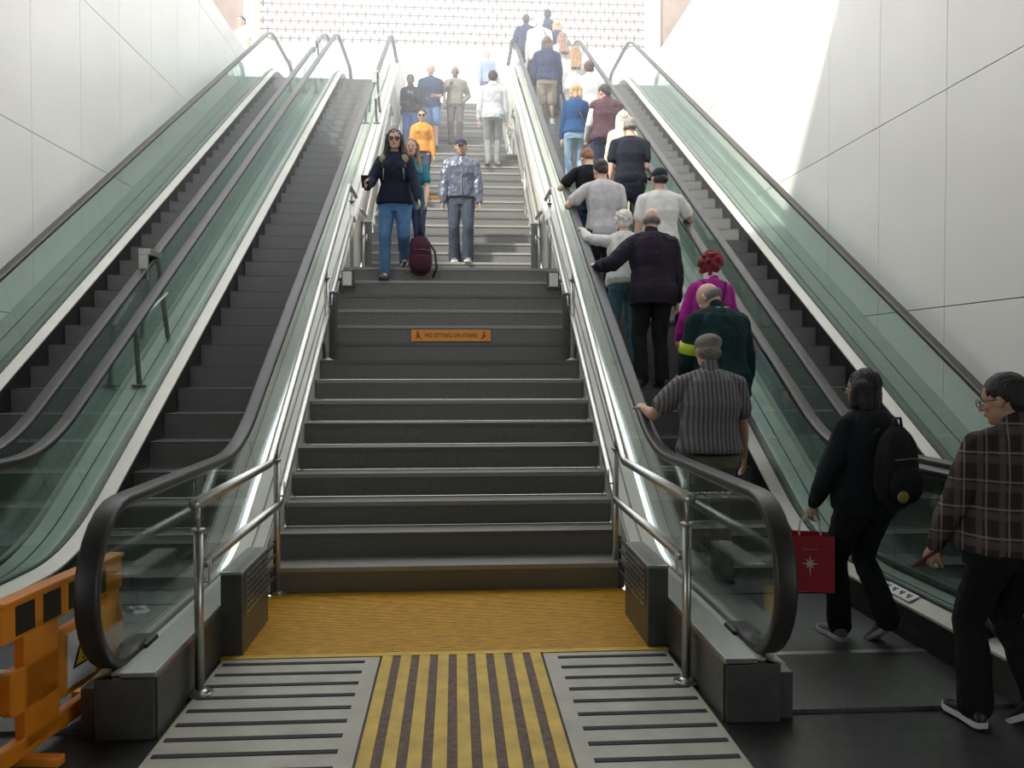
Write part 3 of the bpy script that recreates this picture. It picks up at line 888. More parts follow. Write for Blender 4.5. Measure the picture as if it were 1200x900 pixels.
        arms.append((S, E, Wt, hd.normalized(), n, sx))
    legs = []
    for i, sx in enumerate((-1, 1)):
        Hp = pel + X*(sx*0.088) + Vector((0, 0, -0.035))
        K, A = ik(Hp, ank[i], 0.435, 0.425, Vector((sx*0.08, 1, 0.1)))
        legs.append((Hp, K, A))
    # head frame
    Nb = tp(0.545, 0, -0.005)
    hp, hy = math.radians(head[0]), math.radians(head[1])
    tot = ln*0.6
    Hm = Matrix.Rotation(hy, 3, 'Z') @ Matrix.Rotation(-(hp), 3, 'X')
    Nt = Nb + (Vector((0, 0.15*math.sin(tot), 1)).normalized()*0.052) + Hm @ Vector((0, 0.012, 0.0))
    Hc = Nt + Hm @ Vector((0, 0.018, 0.084))
    hk = 1.04 if fem else 1.08
    def hp_(x, y, z): return Hc + Hm @ (Vector((x, y, z))*hk)
    # ---- body
    B = Soup()
    torso(B, -0.006)
    B.capsule(tp(0.50, 0, -0.01), Nb, 0.075, 0.060); B.capsule(Nb, Nt+Hm@Vector((0, 0, 0.03)), 0.056 if not fem else 0.048, 0.054 if not fem else 0.047)
    for (S, E, Wt, d, n, sx) in arms:
        r = 0.88 if fem else 1.0
        B.capsule(tp(0.515, sx*0.045, -0.012), S, 0.045*r, 0.058*r)
        B.capsule(S, S.lerp(E, 0.45), 0.060*r, 0.050*r); B.capsule(S.lerp(E, 0.45), E, 0.050*r, 0.041*r)
        B.capsule(E, E.lerp(Wt, 0.3), 0.041*r, 0.043*r); B.capsule(E.lerp(Wt, 0.3), Wt, 0.043*r, 0.026*r)
        hand(B, Wt, d, n, curls[0 if sx < 0 else 1], -1 if sx > 0 else 1, 0.93 if fem else 1.0)
    for (Hp, K, A) in legs:
        B.capsule(Hp, K, 0.088, 0.055); B.capsule(K, K.lerp(A, 0.32)+Vector((0, -0.012, 0)), 0.054, 0.056); B.capsule(K.lerp(A, 0.32)+Vector((0, -0.012, 0)), A, 0.056, 0.036)
        B.capsule(A, A+Vector((0, 0.09, -0.04)), 0.036, 0.028)
    # skull, jaw, nose, ears, brow, chin
    B.ell(hp_(0, -0.006, 0.018), (0.074*hk, 0.094*hk, 0.096*hk), Hm, 18, 12)
    B.ell(hp_(0, 0.022, -0.045), (0.058*hk, 0.066*hk, 0.066*hk), Hm, 16, 10)
    B.ell(hp_(0, 0.064, -0.088), (0.024*hk, 0.022*hk, 0.020*hk), Hm, 10, 7)
    B.ell(hp_(0, 0.072, 0.022), (0.050*hk, 0.016*hk, 0.012*hk), Hm, 10, 7)
    B.capsule(hp_(0, 0.083, 0.012), hp_(0, 0.104, -0.026), 0.008*hk, 0.0125*hk, 8)
    for q in (-1, 1):
        B.ell(hp_(q*0.011, 0.094, -0.029), (0.008, 0.009, 0.007), Hm, 8, 5)
        B.ell(hp_(q*0.076, -0.004, -0.008), (0.010, 0.020, 0.031), Hm @ Matrix.Rotation(q*0.3, 3, 'Z'), 10, 7)
        B.ell(hp_(q*0.040, 0.062, -0.022), (0.020, 0.018, 0.018), Hm, 8, 6)
    B.ell(hp_(0, 0.082, -0.056), (0.022, 0.010, 0.009), Hm, 8, 6)
    def fin(s, name, m, par, v=vox, sm=3, wr=0.0, wf=9.0):
        for i in range(len(s.v)): s.v[i] = s.v[i]*s_
        return s.remesh(name, m, par, v, sm, wr, wf, seed=len(bpy.data.objects)*0.37)
    def raw(s, name, m, par, smooth=True, bevel=0):
        for i in range(len(s.v)): s.v[i] = s.v[i]*s_
        return s.build(name, m, par, smooth, bevel)
    body = fin(B, 'body', skin(tone), T, vox, 3)
    # ---- face parts
    if eyes:
        for q in (-1, 1):
            e = Soup(); e.ell(hp_(q*0.030, 0.080, -0.002), (0.0125, 0.010, 0.0075), Hm, 10, 7); eo = raw(e, 'eye', M['eye_white'], body)
            e = Soup(); e.ell(hp_(q*0.030, 0.0885, -0.002), (0.0055, 0.003, 0.0055), Hm, 10, 6); e.v = [v*s_ for v in e.v]; e.build('iris', M['iris'], eo, True)
            e = Soup(); e.capsule(hp_(q*0.014, 0.0885, 0.020), hp_(q*0.046, 0.078, 0.021), 0.0042, 0.003, 6); raw(e, 'eyebrow', hairm(hair[1] if hair[1] != 'white' else 'grey'), body)
        e = Soup(); e.ell(hp_(0, 0.089, -0.053), (0.021, 0.006, 0.0035), Hm, 10, 6); e.ell(hp_(0, 0.088, -0.060), (0.019, 0.007, 0.0045), Hm, 10, 6); raw(e, 'mouth', M['lips'], body)
    # ---- hair
    hk_, hc = hair
    if hk_ != 'none':
        h = Soup(); wr = 0.004; nm = 'hair'
        if hk_ in ('short', 'bob', 'long', 'curly', 'bun', 'fluffy'):
            h.ell(hp_(0, -0.020, 0.036), (0.083*hk, 0.098*hk, 0.092*hk), Hm, 16, 10)
            if hk_ == 'short': h.ell(hp_(0, -0.055, -0.010), (0.066*hk, 0.055*hk, 0.062*hk), Hm)
        if hk_ == 'buzz' or hk_ == 'fringe':
            if hk_ == 'buzz': h.ell(hp_(0, -0.018, 0.028), (0.078*hk, 0.092*hk, 0.090*hk), Hm, 16, 10)
            h.ell(hp_(0, -0.030, -0.004), (0.0805*hk, 0.082*hk, 0.052*hk), Hm, 16, 10); wr = 0.001
        if hk_ == 'cap':      # hair showing under a cap
            h.ell(hp_(0, -0.030, -0.008), (0.080*hk, 0.080*hk, 0.056*hk), Hm); wr = 0.002
        if hk_ == 'bob':
            for q in (-1, 0, 1): h.capsule(hp_(q*0.058, -0.045, 0.02), hp_(q*0.070, -0.050-0.02*(q == 0), -0.105), 0.050, 0.042)
            for q in (-1, 1): h.capsule(hp_(q*0.070, 0.005, 0.02), hp_(q*0.080, 0.012, -0.10), 0.030, 0.028)
            wr = 0.006
        if hk_ == 'long':
            for q in (-1, 0, 1):
                h.capsule(hp_(q*0.050, -0.05, 0.02), hp_(q*0.062, -0.100, -0.15), 0.054, 0.056); h.capsule(hp_(q*0.062, -0.100, -0.15), tp(0.33, q*0.06, -0.165), 0.050, 0.046)
            for q in (-1, 1):
                h.capsule(hp_(q*0.068, 0.01, 0.04), hp_(q*0.083, 0.015, -0.10), 0.028, 0.034); h.capsule(hp_(q*0.083, 0.015, -0.10), tp(0.36, q*0.115, 0.11), 0.034, 0.028)
            wr = 0.008
        if hk_ == 'curly':
            random.seed(len(label))
            h.ell(hp_(0, -0.025, 0.02), (0.105, 0.112, 0.115), Hm, 16, 10)
            for i in range(46):
                v = Vector((random.gauss(0, 1), random.gauss(-0.35, 0.9), random.gauss(0.25, 0.8))).normalized()
                if v.y > 0.35 and v.z < 0.45: continue
                h.ell(hp_(v.x*0.105, -0.025+v.y*0.11, 0.02+v.z*0.112), (0.026, 0.026, 0.026), None, 8, 6)
            wr = 0.009
        if hk_ == 'fluffy':
            for i in range(26):
                a = i*2.4; v = Vector((math.cos(a)*0.8, math.sin(a)*0.8-0.3, -0.3+0.05*i)).normalized()
                if v.y > 0.4: continue
                h.ell(hp_(v.x*0.082, -0.02+v.y*0.092, 0.012+v.z*0.092), (0.028, 0.028, 0.026), None, 8, 6)
            h.ell(hp_(0, -0.045, -0.025), (0.080, 0.070, 0.065), Hm)
            wr = 0.007
        if hk_ == 'bun': h.ell(hp_(0, -0.10, 0.045), (0.038, 0.036, 0.036), Hm)
        fin(h, nm, hairm(hc), T, max(0.005, vox*0.9), 2, wr, 22)
    if cap:
        kind, cm = cap
        c = Soup()
        if kind == 'flat':
            c.ell(hp_(0, -0.012, 0.058), (0.094, 0.112, 0.062), Hm @ Matrix.Rotation(math.radians(-8), 3, 'X'), 18, 10)
            c.ell(hp_(0, 0.078, 0.040), (0.066, 0.048, 0.014), Hm @ Matrix.Rotation(math.radians(-22), 3, 'X'))
            c.ell(hp_(0, -0.01, 0.030), (0.086, 0.102, 0.022), Hm)
            fin(c, 'flat_cap', cm, T, 0.006, 3, 0.0015)
        elif kind == 'baseball':
            c.ell(hp_(0, -0.012, 0.045), (0.086, 0.102, 0.078), Hm @ Matrix.Rotation(math.radians(-6), 3, 'X'), 18, 10)
            c.ell(hp_(0, 0.110, 0.036), (0.066, 0.060, 0.007), Hm @ Matrix.Rotation(math.radians(-12), 3, 'X'))
            c.ell(hp_(0, -0.010, 0.014), (0.082, 0.096, 0.018), Hm)
            fin(c, 'baseball_cap', cm, T, 0.006, 2, 0.0)
        elif kind == 'beanie':
            c.ell(hp_(0, -0.020, 0.035), (0.092, 0.105, 0.098), Hm, 18, 10); c.ell(hp_(0, -0.03, -0.03), (0.088, 0.082, 0.05), Hm)
            fin(c, 'bucket_hat', cm, T, 0.007, 3, 0.004, 18)
    if glasses:
        g = Soup(); dark = glasses == 'sun'
        gp = None
        for q in (-1, 1):
            pts = [hp_(q*0.032+0.024*math.cos(a), 0.100, 0.000+0.019*math.sin(a)) for a in [2*PI*i/16 for i in range(17)]]
            g.tube(pts, 0.0022, 6)
            g.tube([hp_(q*0.056, 0.098, 0.006), hp_(q*0.078, 0.07, 0.006), hp_(q*0.080, -0.005, 0.004)], 0.0022, 6)
        g.tube([hp_(-0.009, 0.101, 0.003), hp_(0.009, 0.101, 0.003)], 0.0022, 6)
        gp = raw(g, 'glasses', M['black'], T)
        if dark:
            for q in (-1, 1):
                g = Soup(); g.ell(hp_(q*0.032, 0.100, 0.0), (0.027, 0.003, 0.021), Hm); g.v = [v*s_ for v in g.v]; g.build('lens', M['lens'], gp, True)
    # ---- lower garment
    bk, bmt = bottom[0], bottom[1]
    width = bottom[2] if len(bottom) > 2 else 1.0
    if bk in ('trousers', 'leggings', 'shorts', 'jeans'):
        t = Soup(); inf = {'trousers': 0.020, 'jeans': 0.014, 'leggings': 0.006, 'shorts': 0.026}[bk]
        torso(t, inf*0.6, -0.13, 0.11)
        for i, (Hp, K, A) in enumerate(legs):
            t.capsule(Hp+Vector((0, -0.030, 0.0)), Hp.lerp(K, 0.35), 0.096+inf, 0.082+inf)
            if bk == 'shorts':
                t.capsule(Hp, Hp.lerp(K, 0.88), 0.088+inf, 0.082+inf)
            else:
                t.capsule(Hp.lerp(K, 0.3), K, 0.082+inf, 0.056+inf)
                rb = {'trousers': 0.070*width, 'jeans': 0.058*width, 'leggings': 0.040}[bk]
                t.capsule(K, K.lerp(A, 0.35)+Vector((0, -0.012, 0)), 0.056+inf, max(0.056+inf*.7, rb*0.95))
                E_ = A+Vector((0, 0.01, 0.0 if bk != 'leggings' else 0.03))
                t.capsule(K.lerp(A, 0.35)+Vector((0, -0.012, 0)), E_, max(0.056+inf*.7, rb*0.95), rb)
        fin(t, {'jeans': 'jeans', 'trousers': 'trousers', 'leggings': 'leggings', 'shorts': 'shorts'}[bk], bmt, T, vox, 3, 0.006 if bk != 'leggings' else 0.002, 11)
    if bk == 'skirt':
        t = Soup(); torso(t, 0.02, -0.13, 0.1)
        rs = []
        for (u, w, d) in ((0.08, .16, .12), (0.0, .19, .14), (-0.2, .22, .19), (-0.40, .25, .22)):
            rs.append([pel+Vector((w*math.cos(2*PI*k/20), d*math.sin(2*PI*k/20), u)) for k in range(20)])
        t.rings(rs); fin(t, 'skirt', bmt, T, vox, 3, 0.008, 10)
    # ---- shoes
    for i, sx in enumerate((-1, 1)):
        K, A = legs[i][1], legs[i][2]
        pitch = math.radians(heel[i]); yaw = -sx*math.radians(-8)
        Rf = Matrix.Rotation(yaw*1.0, 3, 'Z') @ Matrix.Rotation(-pitch, 3, 'X')
        # pivot at the toe ball when the heel is raised
        fo = Vector((A.x, A.y+0.03, 0))
        ball = Vector((0, 0.12, 0))
        base = feet[i] + ball
        def fp(x, y, z): return base + Rf @ (Vector((x, y, z))-ball)
        sh = Soup()
        rs = []
        for (y, hw, h) in ((-0.105, .022, .055), (-0.09, .034, .080), (-0.04, .038, .098), (0.02, .037, .092), (0.07, .044, .066), (0.12, .049, .054), (0.155, .042, .046), (0.178, .022, .036)):
            rs.append([fp(hw*math.cos(a)*(1 if True else 1), y, 0.012+(h-0.012)*(0.5+0.5*math.sin(a)) if math.sin(a) > -0.5 else 0.014) for a in [2*PI*k/16 for k in range(16)]])
        sh.rings(rs)
        so = raw(sh, 'shoe', M[shoes[0]], T, True)
        sl = Soup(); rs = []
        for (y, hw, z0) in ((-0.112, .026, 0), (-0.095, .038, 0), (-0.04, .040, 0), (0.02, .039, 0), (0.07, .047, 0), (0.125, .052, 0), (0.16, .044, .003), (0.186, .024, .008)):
            rs.append([fp(hw*c, y, zz) for c, zz in ((-1, z0), (1, z0), (1.02, 0.028), (-1.02, 0.028))])
        sl.rings(rs); sl.v = [v*s_ for v in sl.v]; sl.build('sole', M[shoes[1]], so, False)
        if bk in ('shorts', 'skirt') or 'socks' in extra:
            k_ = Soup(); k_.capsule(A, A.lerp(K, 0.28), 0.041, 0.046); fin(k_, 'sock', M['shoe_white'] if 'socks' in extra else C('sock', (0.5, 0.5, 0.5)), T, vox, 2)
    # ---- upper garment
    tk, tm = top[0], top[1]
    g = Soup()
    par = dict(tshirt=(0.016, -0.10, 'short', 0.003), shirt=(0.020, -0.02, 'short', 0.004), sweater=(0.026, -0.07, 'long', 0.006), jacket=(0.034, -0.12, 'long', 0.008),
               coat=(0.040, -0.16, 'long', 0.009), puffer=(0.042, -0.10, 'long', 0.012), hoodie=(0.034, -0.06, 'long', 0.007), fitted=(0.012, 0.0, 'long', 0.003), vest=(0.045, -0.06, 'none', 0.010),
               overshirt=(0.030, -0.07, 'long', 0.006))[tk]
    inf, hem, slv, wr = par
    if len(top) > 2: hem = top[2]
    torso(g, inf, hem, 0.548, 0.02 if tk != 'puffer' else -0.02, neck_r=0.068+inf*0.5)
    if tk in ('jacket', 'coat', 'puffer', 'hoodie', 'overshirt', 'vest'):
        g.capsule(tp(0.53, 0, -0.01), tp(0.565 if tk != 'puffer' else 0.585, 0, 0.0), 0.078, 0.072)
    if tk == 'hoodie' or 'hood' in extra:
        g.ell(tp(0.525, 0, -0.085), (0.098, 0.055, 0.06)); 
    for (S, E, Wt, d, n, sx) in arms:
        r = 0.88 if fem else 1.0; r_ = inf
        g.capsule(tp(0.510, sx*0.045, -0.012), S, 0.050*r+r_*0.35, 0.060*r+r_*0.55)
        if slv == 'short':
            g.capsule(S, S.lerp(E, 0.62), 0.061*r+r_*0.55, 0.060*r+r_*1.1)
        elif slv == 'long':
            g.capsule(S, S.lerp(E, 0.5), 0.061*r+r_*0.55, 0.054*r+r_*0.75); g.capsule(S.lerp(E, 0.5), E, 0.054*r+r_*0.75, 0.048*r+r_*0.8)
            We = Wt.lerp(E, 0.03)
            g.capsule(E, E.lerp(We, 0.4), 0.048*r+r_*.8, 0.044*r+r_*.8); g.capsule(E.lerp(We, 0.4), We, 0.044*r+r_*.8, 0.030*r+r_*0.5)
        elif slv == 'none': pass
    if 'drape' in extra:
        pass
    names = dict(tshirt='t_shirt', shirt='shirt', sweater='sweater', jacket='jacket', coat='coat', puffer='puffer_jacket', hoodie='hoodie', fitted='top', vest='padded_vest', overshirt='plaid_shirt')
    gt = fin(g, names[tk], tm, T, vox, 3, wr, 10)
    if tk == 'vest':      # sleeves of the shirt beneath
        g = Soup()
        for (S, E, Wt, d, n, sx) in arms:
            g.capsule(tp(0.46, sx*0.1, -0.012), S, 0.05, 0.066); g.capsule(S, E, 0.068, 0.060); g.capsule(E, Wt, 0.060, 0.036)
        fin(g, 'shirt_sleeve', C('offwhite', (0.66, 0.66, 0.64)), T, vox, 3, 0.005, 12)
    if 'belt' in extra:
        g = Soup(); torso(g, 0.024, -0.035, 0.005); raw(g, 'belt', M['leather'], T)
    if 'collar' in extra:
        g = Soup(); g.capsule(tp(0.55, 0, -0.005), tp(0.585, 0, -0.002), 0.066, 0.060, 16); fin(g, 'collar', tm, T, vox, 2)
    P.lw = lw; P.tp = lambda t, x=0, y=0: lw(tp(t, x, y)); P.arms = [(lw(a[0]), lw(a[1]), lw(a[2])) for a in arms]; P.body = body; P.s = s_; P.hd = [Rz @ a[3] for a in arms]
    P.hp = lambda x, y, z: lw(hp_(x, y, z)); P.face = face; P.top = gt; P.pos = pos
    P.ltp = lambda t, x=0, y=0: tp(t, x, y)*s_
    return P

def strap(P, label, pts, m, r=0.008, name='shoulder_strap', cat='strap', flat=True):
    """a strap worn over the body, points given in torso coordinates"""
    s = Soup(); w = [P.tp(*p) for p in pts]
    o = Vector(P.pos); s.tube([p-o for p in w], r, 6)
    ob = s.build(name, m, None, True); ob.location = o
    return ob

def backpack(label, loc, rz, w, h, d, m, tilt=0.0, strap_loop=True, trim=None):
    t = empty('backpack', loc, rz); tag(t, label, 'backpack')
    s = Soup(); rs = []
    for i in range(11):
        f = i/10; z = -h/2+h*f
        k = (1-abs(2*f-1)**3.2)**0.5 if 0 < f < 1 else 0.25
        k = max(0.35, k); kk = 0.92+0.08*math.cos(f*3)
        rs.append([(w/2*k*kk*math.copysign(abs(math.cos(a))**.75, math.cos(a)), d/2*k*math.copysign(abs(math.sin(a))**.75, math.sin(a)), z) for a in [2*PI*j/20 for j in range(20)]])
    s.rings(rs); s.remesh('bag_body', m, t, 0.008, 3, 0.004, 12)
    s = Soup(); rs = []
    for i in range(7):
        f = i/6; z = -h*0.40+h*0.42*f; k = max(0.5, (1-abs(2*f-1)**3)**.5)
        rs.append([(w*0.38*k*math.copysign(abs(math.cos(a))**.6, math.cos(a)), -d/2+0.0+0.035*k*math.sin(a), z) for a in [2*PI*j/16 for j in range(16)]])
    s.rings(rs); s.build('front_pocket', m, t, True)
    s = Soup(); s.tube([(-w*0.12, 0, h/2-0.01), (-w*0.08, 0, h/2+0.045), (w*0.08, 0, h/2+0.045), (w*0.12, 0, h/2-0.01)], 0.008, 8); s.build('top_handle', trim or m, t, True)
    for q in (-1, 1):
        s = Soup(); s.tube([(q*w*0.28, d/2-0.02, h*0.46), (q*w*0.33, d/2+0.05, h*0.30), (q*w*0.33, d/2+0.06, -h*0.05), (q*w*0.30, d/2-0.01, -h*0.40)], 0.012, 8); s.build('shoulder_strap', trim or m, t, True)
    s = Soup(); s.tube([(-w*0.34, -d/2-0.01, h*0.12), (0, -d/2-0.038, h*0.14), (w*0.34, -d/2-0.01, h*0.12)], 0.004, 6); s.build('zip', M['steel_dark'], t, True)
    t.rotation_euler = (tilt, 0, rz)
    return t
# ------------------------------------------------------------------ the crowd
def ez(y): return esc_tread(y)
RL, RR = 1.369, 2.571
def rh(x, y, up=0.035): return ('w', (x, y, rail_f(y)+up))
navy = C('navy', (0.018, 0.03, 0.085)); black = C('black', (0.012, 0.012, 0.014)); char = C('charcoal', (0.035, 0.035, 0.042)); white_c = C('white', (0.74, 0.74, 0.72))
jean = C('jean', (0.07, 0.16, 0.30)); ljean = C('light_jean', (0.27, 0.42, 0.56)); djean = C('dark_jean', (0.03, 0.06, 0.14))

# --- people coming down the stairs
P1 = person('long haired woman in sunglasses, dark sweatshirt and blue jeans stepping off the landing', (-0.62, 9.28, 14*RISE), 178, 1.66, 'f', 1.08,
    hair=('long', 'black'), top=('sweater', C('ink', (0.012, 0.017, 0.035)), -0.04), bottom=('jeans', jean), glasses='sun', head=(2, 4),
    feet=((-0.10, -0.30, 0.175), (0.09, 0.09, 0.0)), heel=(18, 0), hands=((-0.30, 0.12, 0.88), (0.27, 0.22, 1.02)), curls=(1.1, 1.0), hdirs=(None, (0.1, 0.6, 0.5)), lean=3)
# olive shoulder patches and zips
for q in (-1, 1):
    s = Soup(); c = Vector(P1.ltp(0.455, q*0.115, 0.085)); s.ell(c, (0.050, 0.030, 0.052)); s.remesh('shoulder_patch', C('olive', (0.27, 0.27, 0.17)), P1.T, 0.007, 2)
    s = Soup(); s.capsule(P1.ltp(0.34, q*0.11, 0.155), P1.ltp(0.22, q*0.12, 0.135), 0.005, 0.005, 6); s.build('zip', M['steel'], P1.T, True)
def phone(P, i, label, h=0.14):
    W = P.arms[i][2]; d = P.hd[i].normalized()
    c = W+d*0.085*P.s
    t = empty('phone', c, math.radians(P.face)); tag(t, label, 'phone')
    s = Soup(); s.box(-0.037, 0.037, -0.005, 0.005, -h/2, h/2); s.build('case', M['phone'], t, bevel=0.004)
    s = Soup(); s.box(-0.034, 0.034, -0.0065, -0.005, -h/2+0.004, h/2-0.004); s.build('screen', M['lens'], t)
    t.rotation_euler = (math.radians(-35), 0, math.radians(P.face))
    return t
phone(P1, 1, 'dark phone held up by the woman with long black hair')
W = P1.arms[0][2]
bp1 = backpack('dark maroon backpack hanging from the hand of the long haired woman', (W.x+0.02, W.y-0.02, W.z-0.60), 0.2, 0.26, 0.42, 0.16, C('maroon', (0.065, 0.018, 0.035)), trim=C('black2', (0.02, 0.02, 0.025)))
s = Soup(); s.tube([(0.0, 0, 0.20), (0.012, 0, 0.33), (0.0, 0.0, 0.53)], 0.013, 8); s.tube([(0.0, 0, 0.2), (-0.02, 0.01, 0.35), (-0.02, 0.01, 0.53)], 0.010, 8); s.build('long_strap', M['black'], bp1, True)
s = Soup(); s.tube([(0.05, -0.02, 0.20), (0.15, -0.03, 0.05), (0.17, -0.03, -0.12), (0.13, -0.02, -0.23)], 0.012, 8); s.build('loose_strap', M['black'], bp1, True)

person('woman in teal top mostly hidden behind the woman with long black hair', (-0.47, 10.15, 15*RISE), 180, 1.60, 'f', hair=('long', 'lightbrown'), top=('tshirt', C('teal', (0.03, 0.20, 0.28))),
       bottom=('jeans', djean), hands=('swingf', 'down'))
P2 = person('man in dark peaked cap and shiny navy and silver puffer jacket walking down', (0.125, 11.86, 17*RISE), 180, 1.72, 'm', 1.0, hair=('cap', 'dark'), cap=('baseball', C('capnavy', (0.02, 0.025, 0.05))),
    top=('puffer', mat('shiny_quilted_nylon', (0.075, 0.09, 0.135), 0.36, 0.0, 0.1, 8, 0.35, 30, spec=0.7), -0.02), bottom=('trousers', C('slate', (0.04, 0.05, 0.075)), 1.25), shoes=('shoe_grey', 'sole_white'),
    hands=('down', 'down'), tone='tan', feet=((-0.09, 0.03, 0), (0.09, -0.03, 0)), head=(8, 0))
s = Soup(); s.capsule(P2.ltp(0.53, 0.0, 0.135), P2.ltp(0.0, 0.0, 0.17), 0.006, 0.006, 6); s.build('zip', M['steel'], P2.T, True)
person('woman in orange yellow sweater and sunglasses with dark leggings', (-0.475, 13.62, stair_z(13.62)), 180, 1.44, 'f', 1.0, hair=('bun', 'dark'), top=('sweater', C('orange_knit', (0.62, 0.27, 0.045)), -0.02),
       bottom=('leggings', C('legging', (0.03, 0.035, 0.06))), glasses='sun', hands=('down', 'swingf'), feet=((-0.07, 0.1, 0), (0.07, -0.05, 0)), head=(10, 0))
P4 = person('woman in black printed hoodie looking at her phone on the top flight', (-0.88, 18.22, stair_z(18.22)), 180, 1.66, 'f', 1.15, hair=('short', 'black'), tone='brown', top=('hoodie', C('hood', (0.014, 0.018, 0.03))), bottom=('jeans', C('bright_jean', (0.05, 0.14, 0.35))),
       hands=('phone', 'belly'), curls=(1.0, 1.0), head=(25, 0))
phone(P4, 0, 'phone in the hand of the woman in the printed hoodie')
for i, (zz, w) in enumerate(((0.36, 0.085),)):
    me = text_mesh('THE', 0.07, 'hoodie_lettering'); me.materials.append(M['white'] if i != 1 else M['sign_orange'])
    o = bpy.data.objects.new('hoodie_lettering', me); link(o, P4.T); c = P4.ltp(zz, 0, 0.178); o.location = c; o.rotation_euler = (PI/2, 0, PI)
person('tall man in navy t-shirt and blue denim shorts walking down beside the hoodie woman', (-0.47, 18.52, stair_z(18.52)), 180, 1.82, 'm', 1.15, hair=('buzz', 'grey'), top=('tshirt', C('navytee', (0.02, 0.04, 0.09)), -0.12), bottom=('shorts', C('denim_short', (0.10, 0.20, 0.36))),
       hands=('belly', 'down'), head=(15, 0))
P6 = person('bald man in olive grey sweater and brown trousers with a shoulder bag', (0.055, 18.78, stair_z(18.78)), 180, 1.70, 'm', 1.1, hair=('buzz', 'grey'), top=('sweater', C('olivegrey', (0.22, 0.215, 0.18))), bottom=('trousers', C('taupe', (0.13, 0.105, 0.10))),
       hands=('pocket', 'strap'), tone='brown')
t = empty('shoulder_bag', (P6.tp(0.02, 0.24, 0.02))); tag(t, 'pale tote bag hanging from the shoulder of the bald man in the grey sweater', 'bag')
s = Soup(); s.box(-0.03, 0.03, -0.13, 0.13, -0.15, 0.15); s.remesh('bag_body', C('tote', (0.45, 0.43, 0.38)), t, 0.01, 4, 0.006, 10)
s = Soup(); s.tube([(0, -0.1, 0.14), (0.06, -0.02, 0.46), (0.06, 0.02, 0.46), (0, 0.1, 0.14)], 0.009, 6); s.build('strap', M['black'], t, True)
person('dark haired person in pale grey hoodie and grey trousers walking up the stairs', (0.70, 14.86, stair_z(14.86)), 0, 1.64, 'm', 0.95, hair=('short', 'dark'), top=('hoodie', C('palegrey', (0.52, 0.54, 0.56)), -0.09), bottom=('jeans', C('greyp', (0.24, 0.25, 0.25))),
       shoes=('shoe_grey', 'sole_dark'), hands=('down', 'down'), eyes=False, feet=((-0.08, 0, 0), (0.08, 0.06, 0)))
person('person in light blue shirt at the top of the stairs', (0.90, 22.4, ZT), 200, 1.70, 'm', 0.9, hair=('short', 'lightbrown'), top=('overshirt', C('skyblue', (0.28, 0.38, 0.62))), bottom=('jeans', djean), hands=('down', 'down'))

# --- queue on the right escalator, from the bottom
y = 5.70
stripe = wave_mat('striped_shirting', (0.105, 0.105, 0.12), (0.24, 0.235, 0.25), 0, 34, 0.42, 0.85, 0, 0.14)
person('old man in pale flat cap, grey striped shirt and khaki trousers holding the handrail', (1.75, y, ez(y)), 0, 1.69, 'm', 1.22, hair=('cap', 'grey'), cap=('flat', C('capgrey', (0.30, 0.29, 0.25), bump=0.9)), eyes=True, top=('shirt', stripe, -0.02),
       bottom=('trousers', C('khaki', (0.22, 0.20, 0.155)), 1.15), extra=('belt', 'collar'), hands=(rh(1.375, 5.98), (0.30, 0.10, 0.86)), curls=(0.9, 0.7), hdirs=((0.0, 1.0, 0.35), None), head=(4, 4), vox=0.006, shoes=('leather', 'sole_dark'),
       feet=((-0.11, -0.02, 0), (0.11, 0.0, 0)))
y = 6.72
P18 = person('bald man in dark green and blue jacket with yellow-green armband, head bowed', (2.15, y, ez(y)), 12, 1.76, 'm', 1.15, hair=('fringe', 'grey'), top=('coat', C('bottlegreen', (0.008, 0.032, 0.036)), -0.16), bottom=('jeans', djean), head=(42, 28), lean=7,
       hands=((-0.16, 0.30, 0.98), 'down'), vox=0.0065)
a = P18.arms[0]; s = Soup(); o = Vector(P18.pos); d = (a[1]-a[0]); 
s.tube([a[0]+d*0.62-o, a[0]+d*0.92-o], [0.095, 0.092], 18); ob = s.build('armband', mat('hi_vis', (0.50, 0.62, 0.03), 0.5), None, True); ob.location = (0, 0, 0)
ob.parent = P18.T; ob.matrix_parent_inverse = Matrix.Identity(4); ob.rotation_euler = (0, 0, -math.radians(12))
s = Soup(); s.capsule(P18.ltp(0.545, -0.05, -0.08), P18.ltp(0.55, 0.06, -0.075), 0.006, 0.006); s.build('collar_trim', white_c, P18.T, True)
y = 7.42
P17 = person('woman with short curly red hair in a magenta jacket with dark backpack straps', (2.28, y, ez(y)), 4, 1.62, 'f', 1.12, hair=('curly', 'red'), top=('jacket', C('magenta', (0.40, 0.02, 0.28)), -0.12), bottom=('jeans', jean), hands=((-0.22, 0.24, 0.95), 'down'), head=(5, 5), vox=0.0065)
for q in (-1, 1):
    s = Soup(); s.tube([P17.ltp(0.545, q*0.10, 0.02), P17.ltp(0.51, q*0.105, -0.115), P17.ltp(0.38, q*0.075, -0.158), P17.ltp(0.24, q*0.03, -0.152)], 0.010, 8); s.build('jacket_strap', C('plumdark', (0.05, 0.02, 0.06)), P17.T, True)
s = Soup(); s.capsule(P17.ltp(0.55, 0, 0.0), P17.ltp(0.60, 0, 0.0), 0.070, 0.064); s.remesh('collar', white_c, P17.T, 0.007, 2)
y = 8.0
person('grey haired balding man in dark suit jacket and black trousers with arm on the handrail', (1.90, y, ez(y)), 2, 1.72, 'm', 1.12, hair=('fringe', 'grey'), top=('coat', C('suit', (0.022, 0.019, 0.030)), -0.15), bottom=('trousers', C('blacktrouser', (0.015, 0.017, 0.018))), lean=6, head=(12, -12),
       hands=(rh(1.40, 8.16), 'down'), curls=(1.0, 0.6), hdirs=((-0.2, 1, 0.4), None), vox=0.0065)
y = 8.6
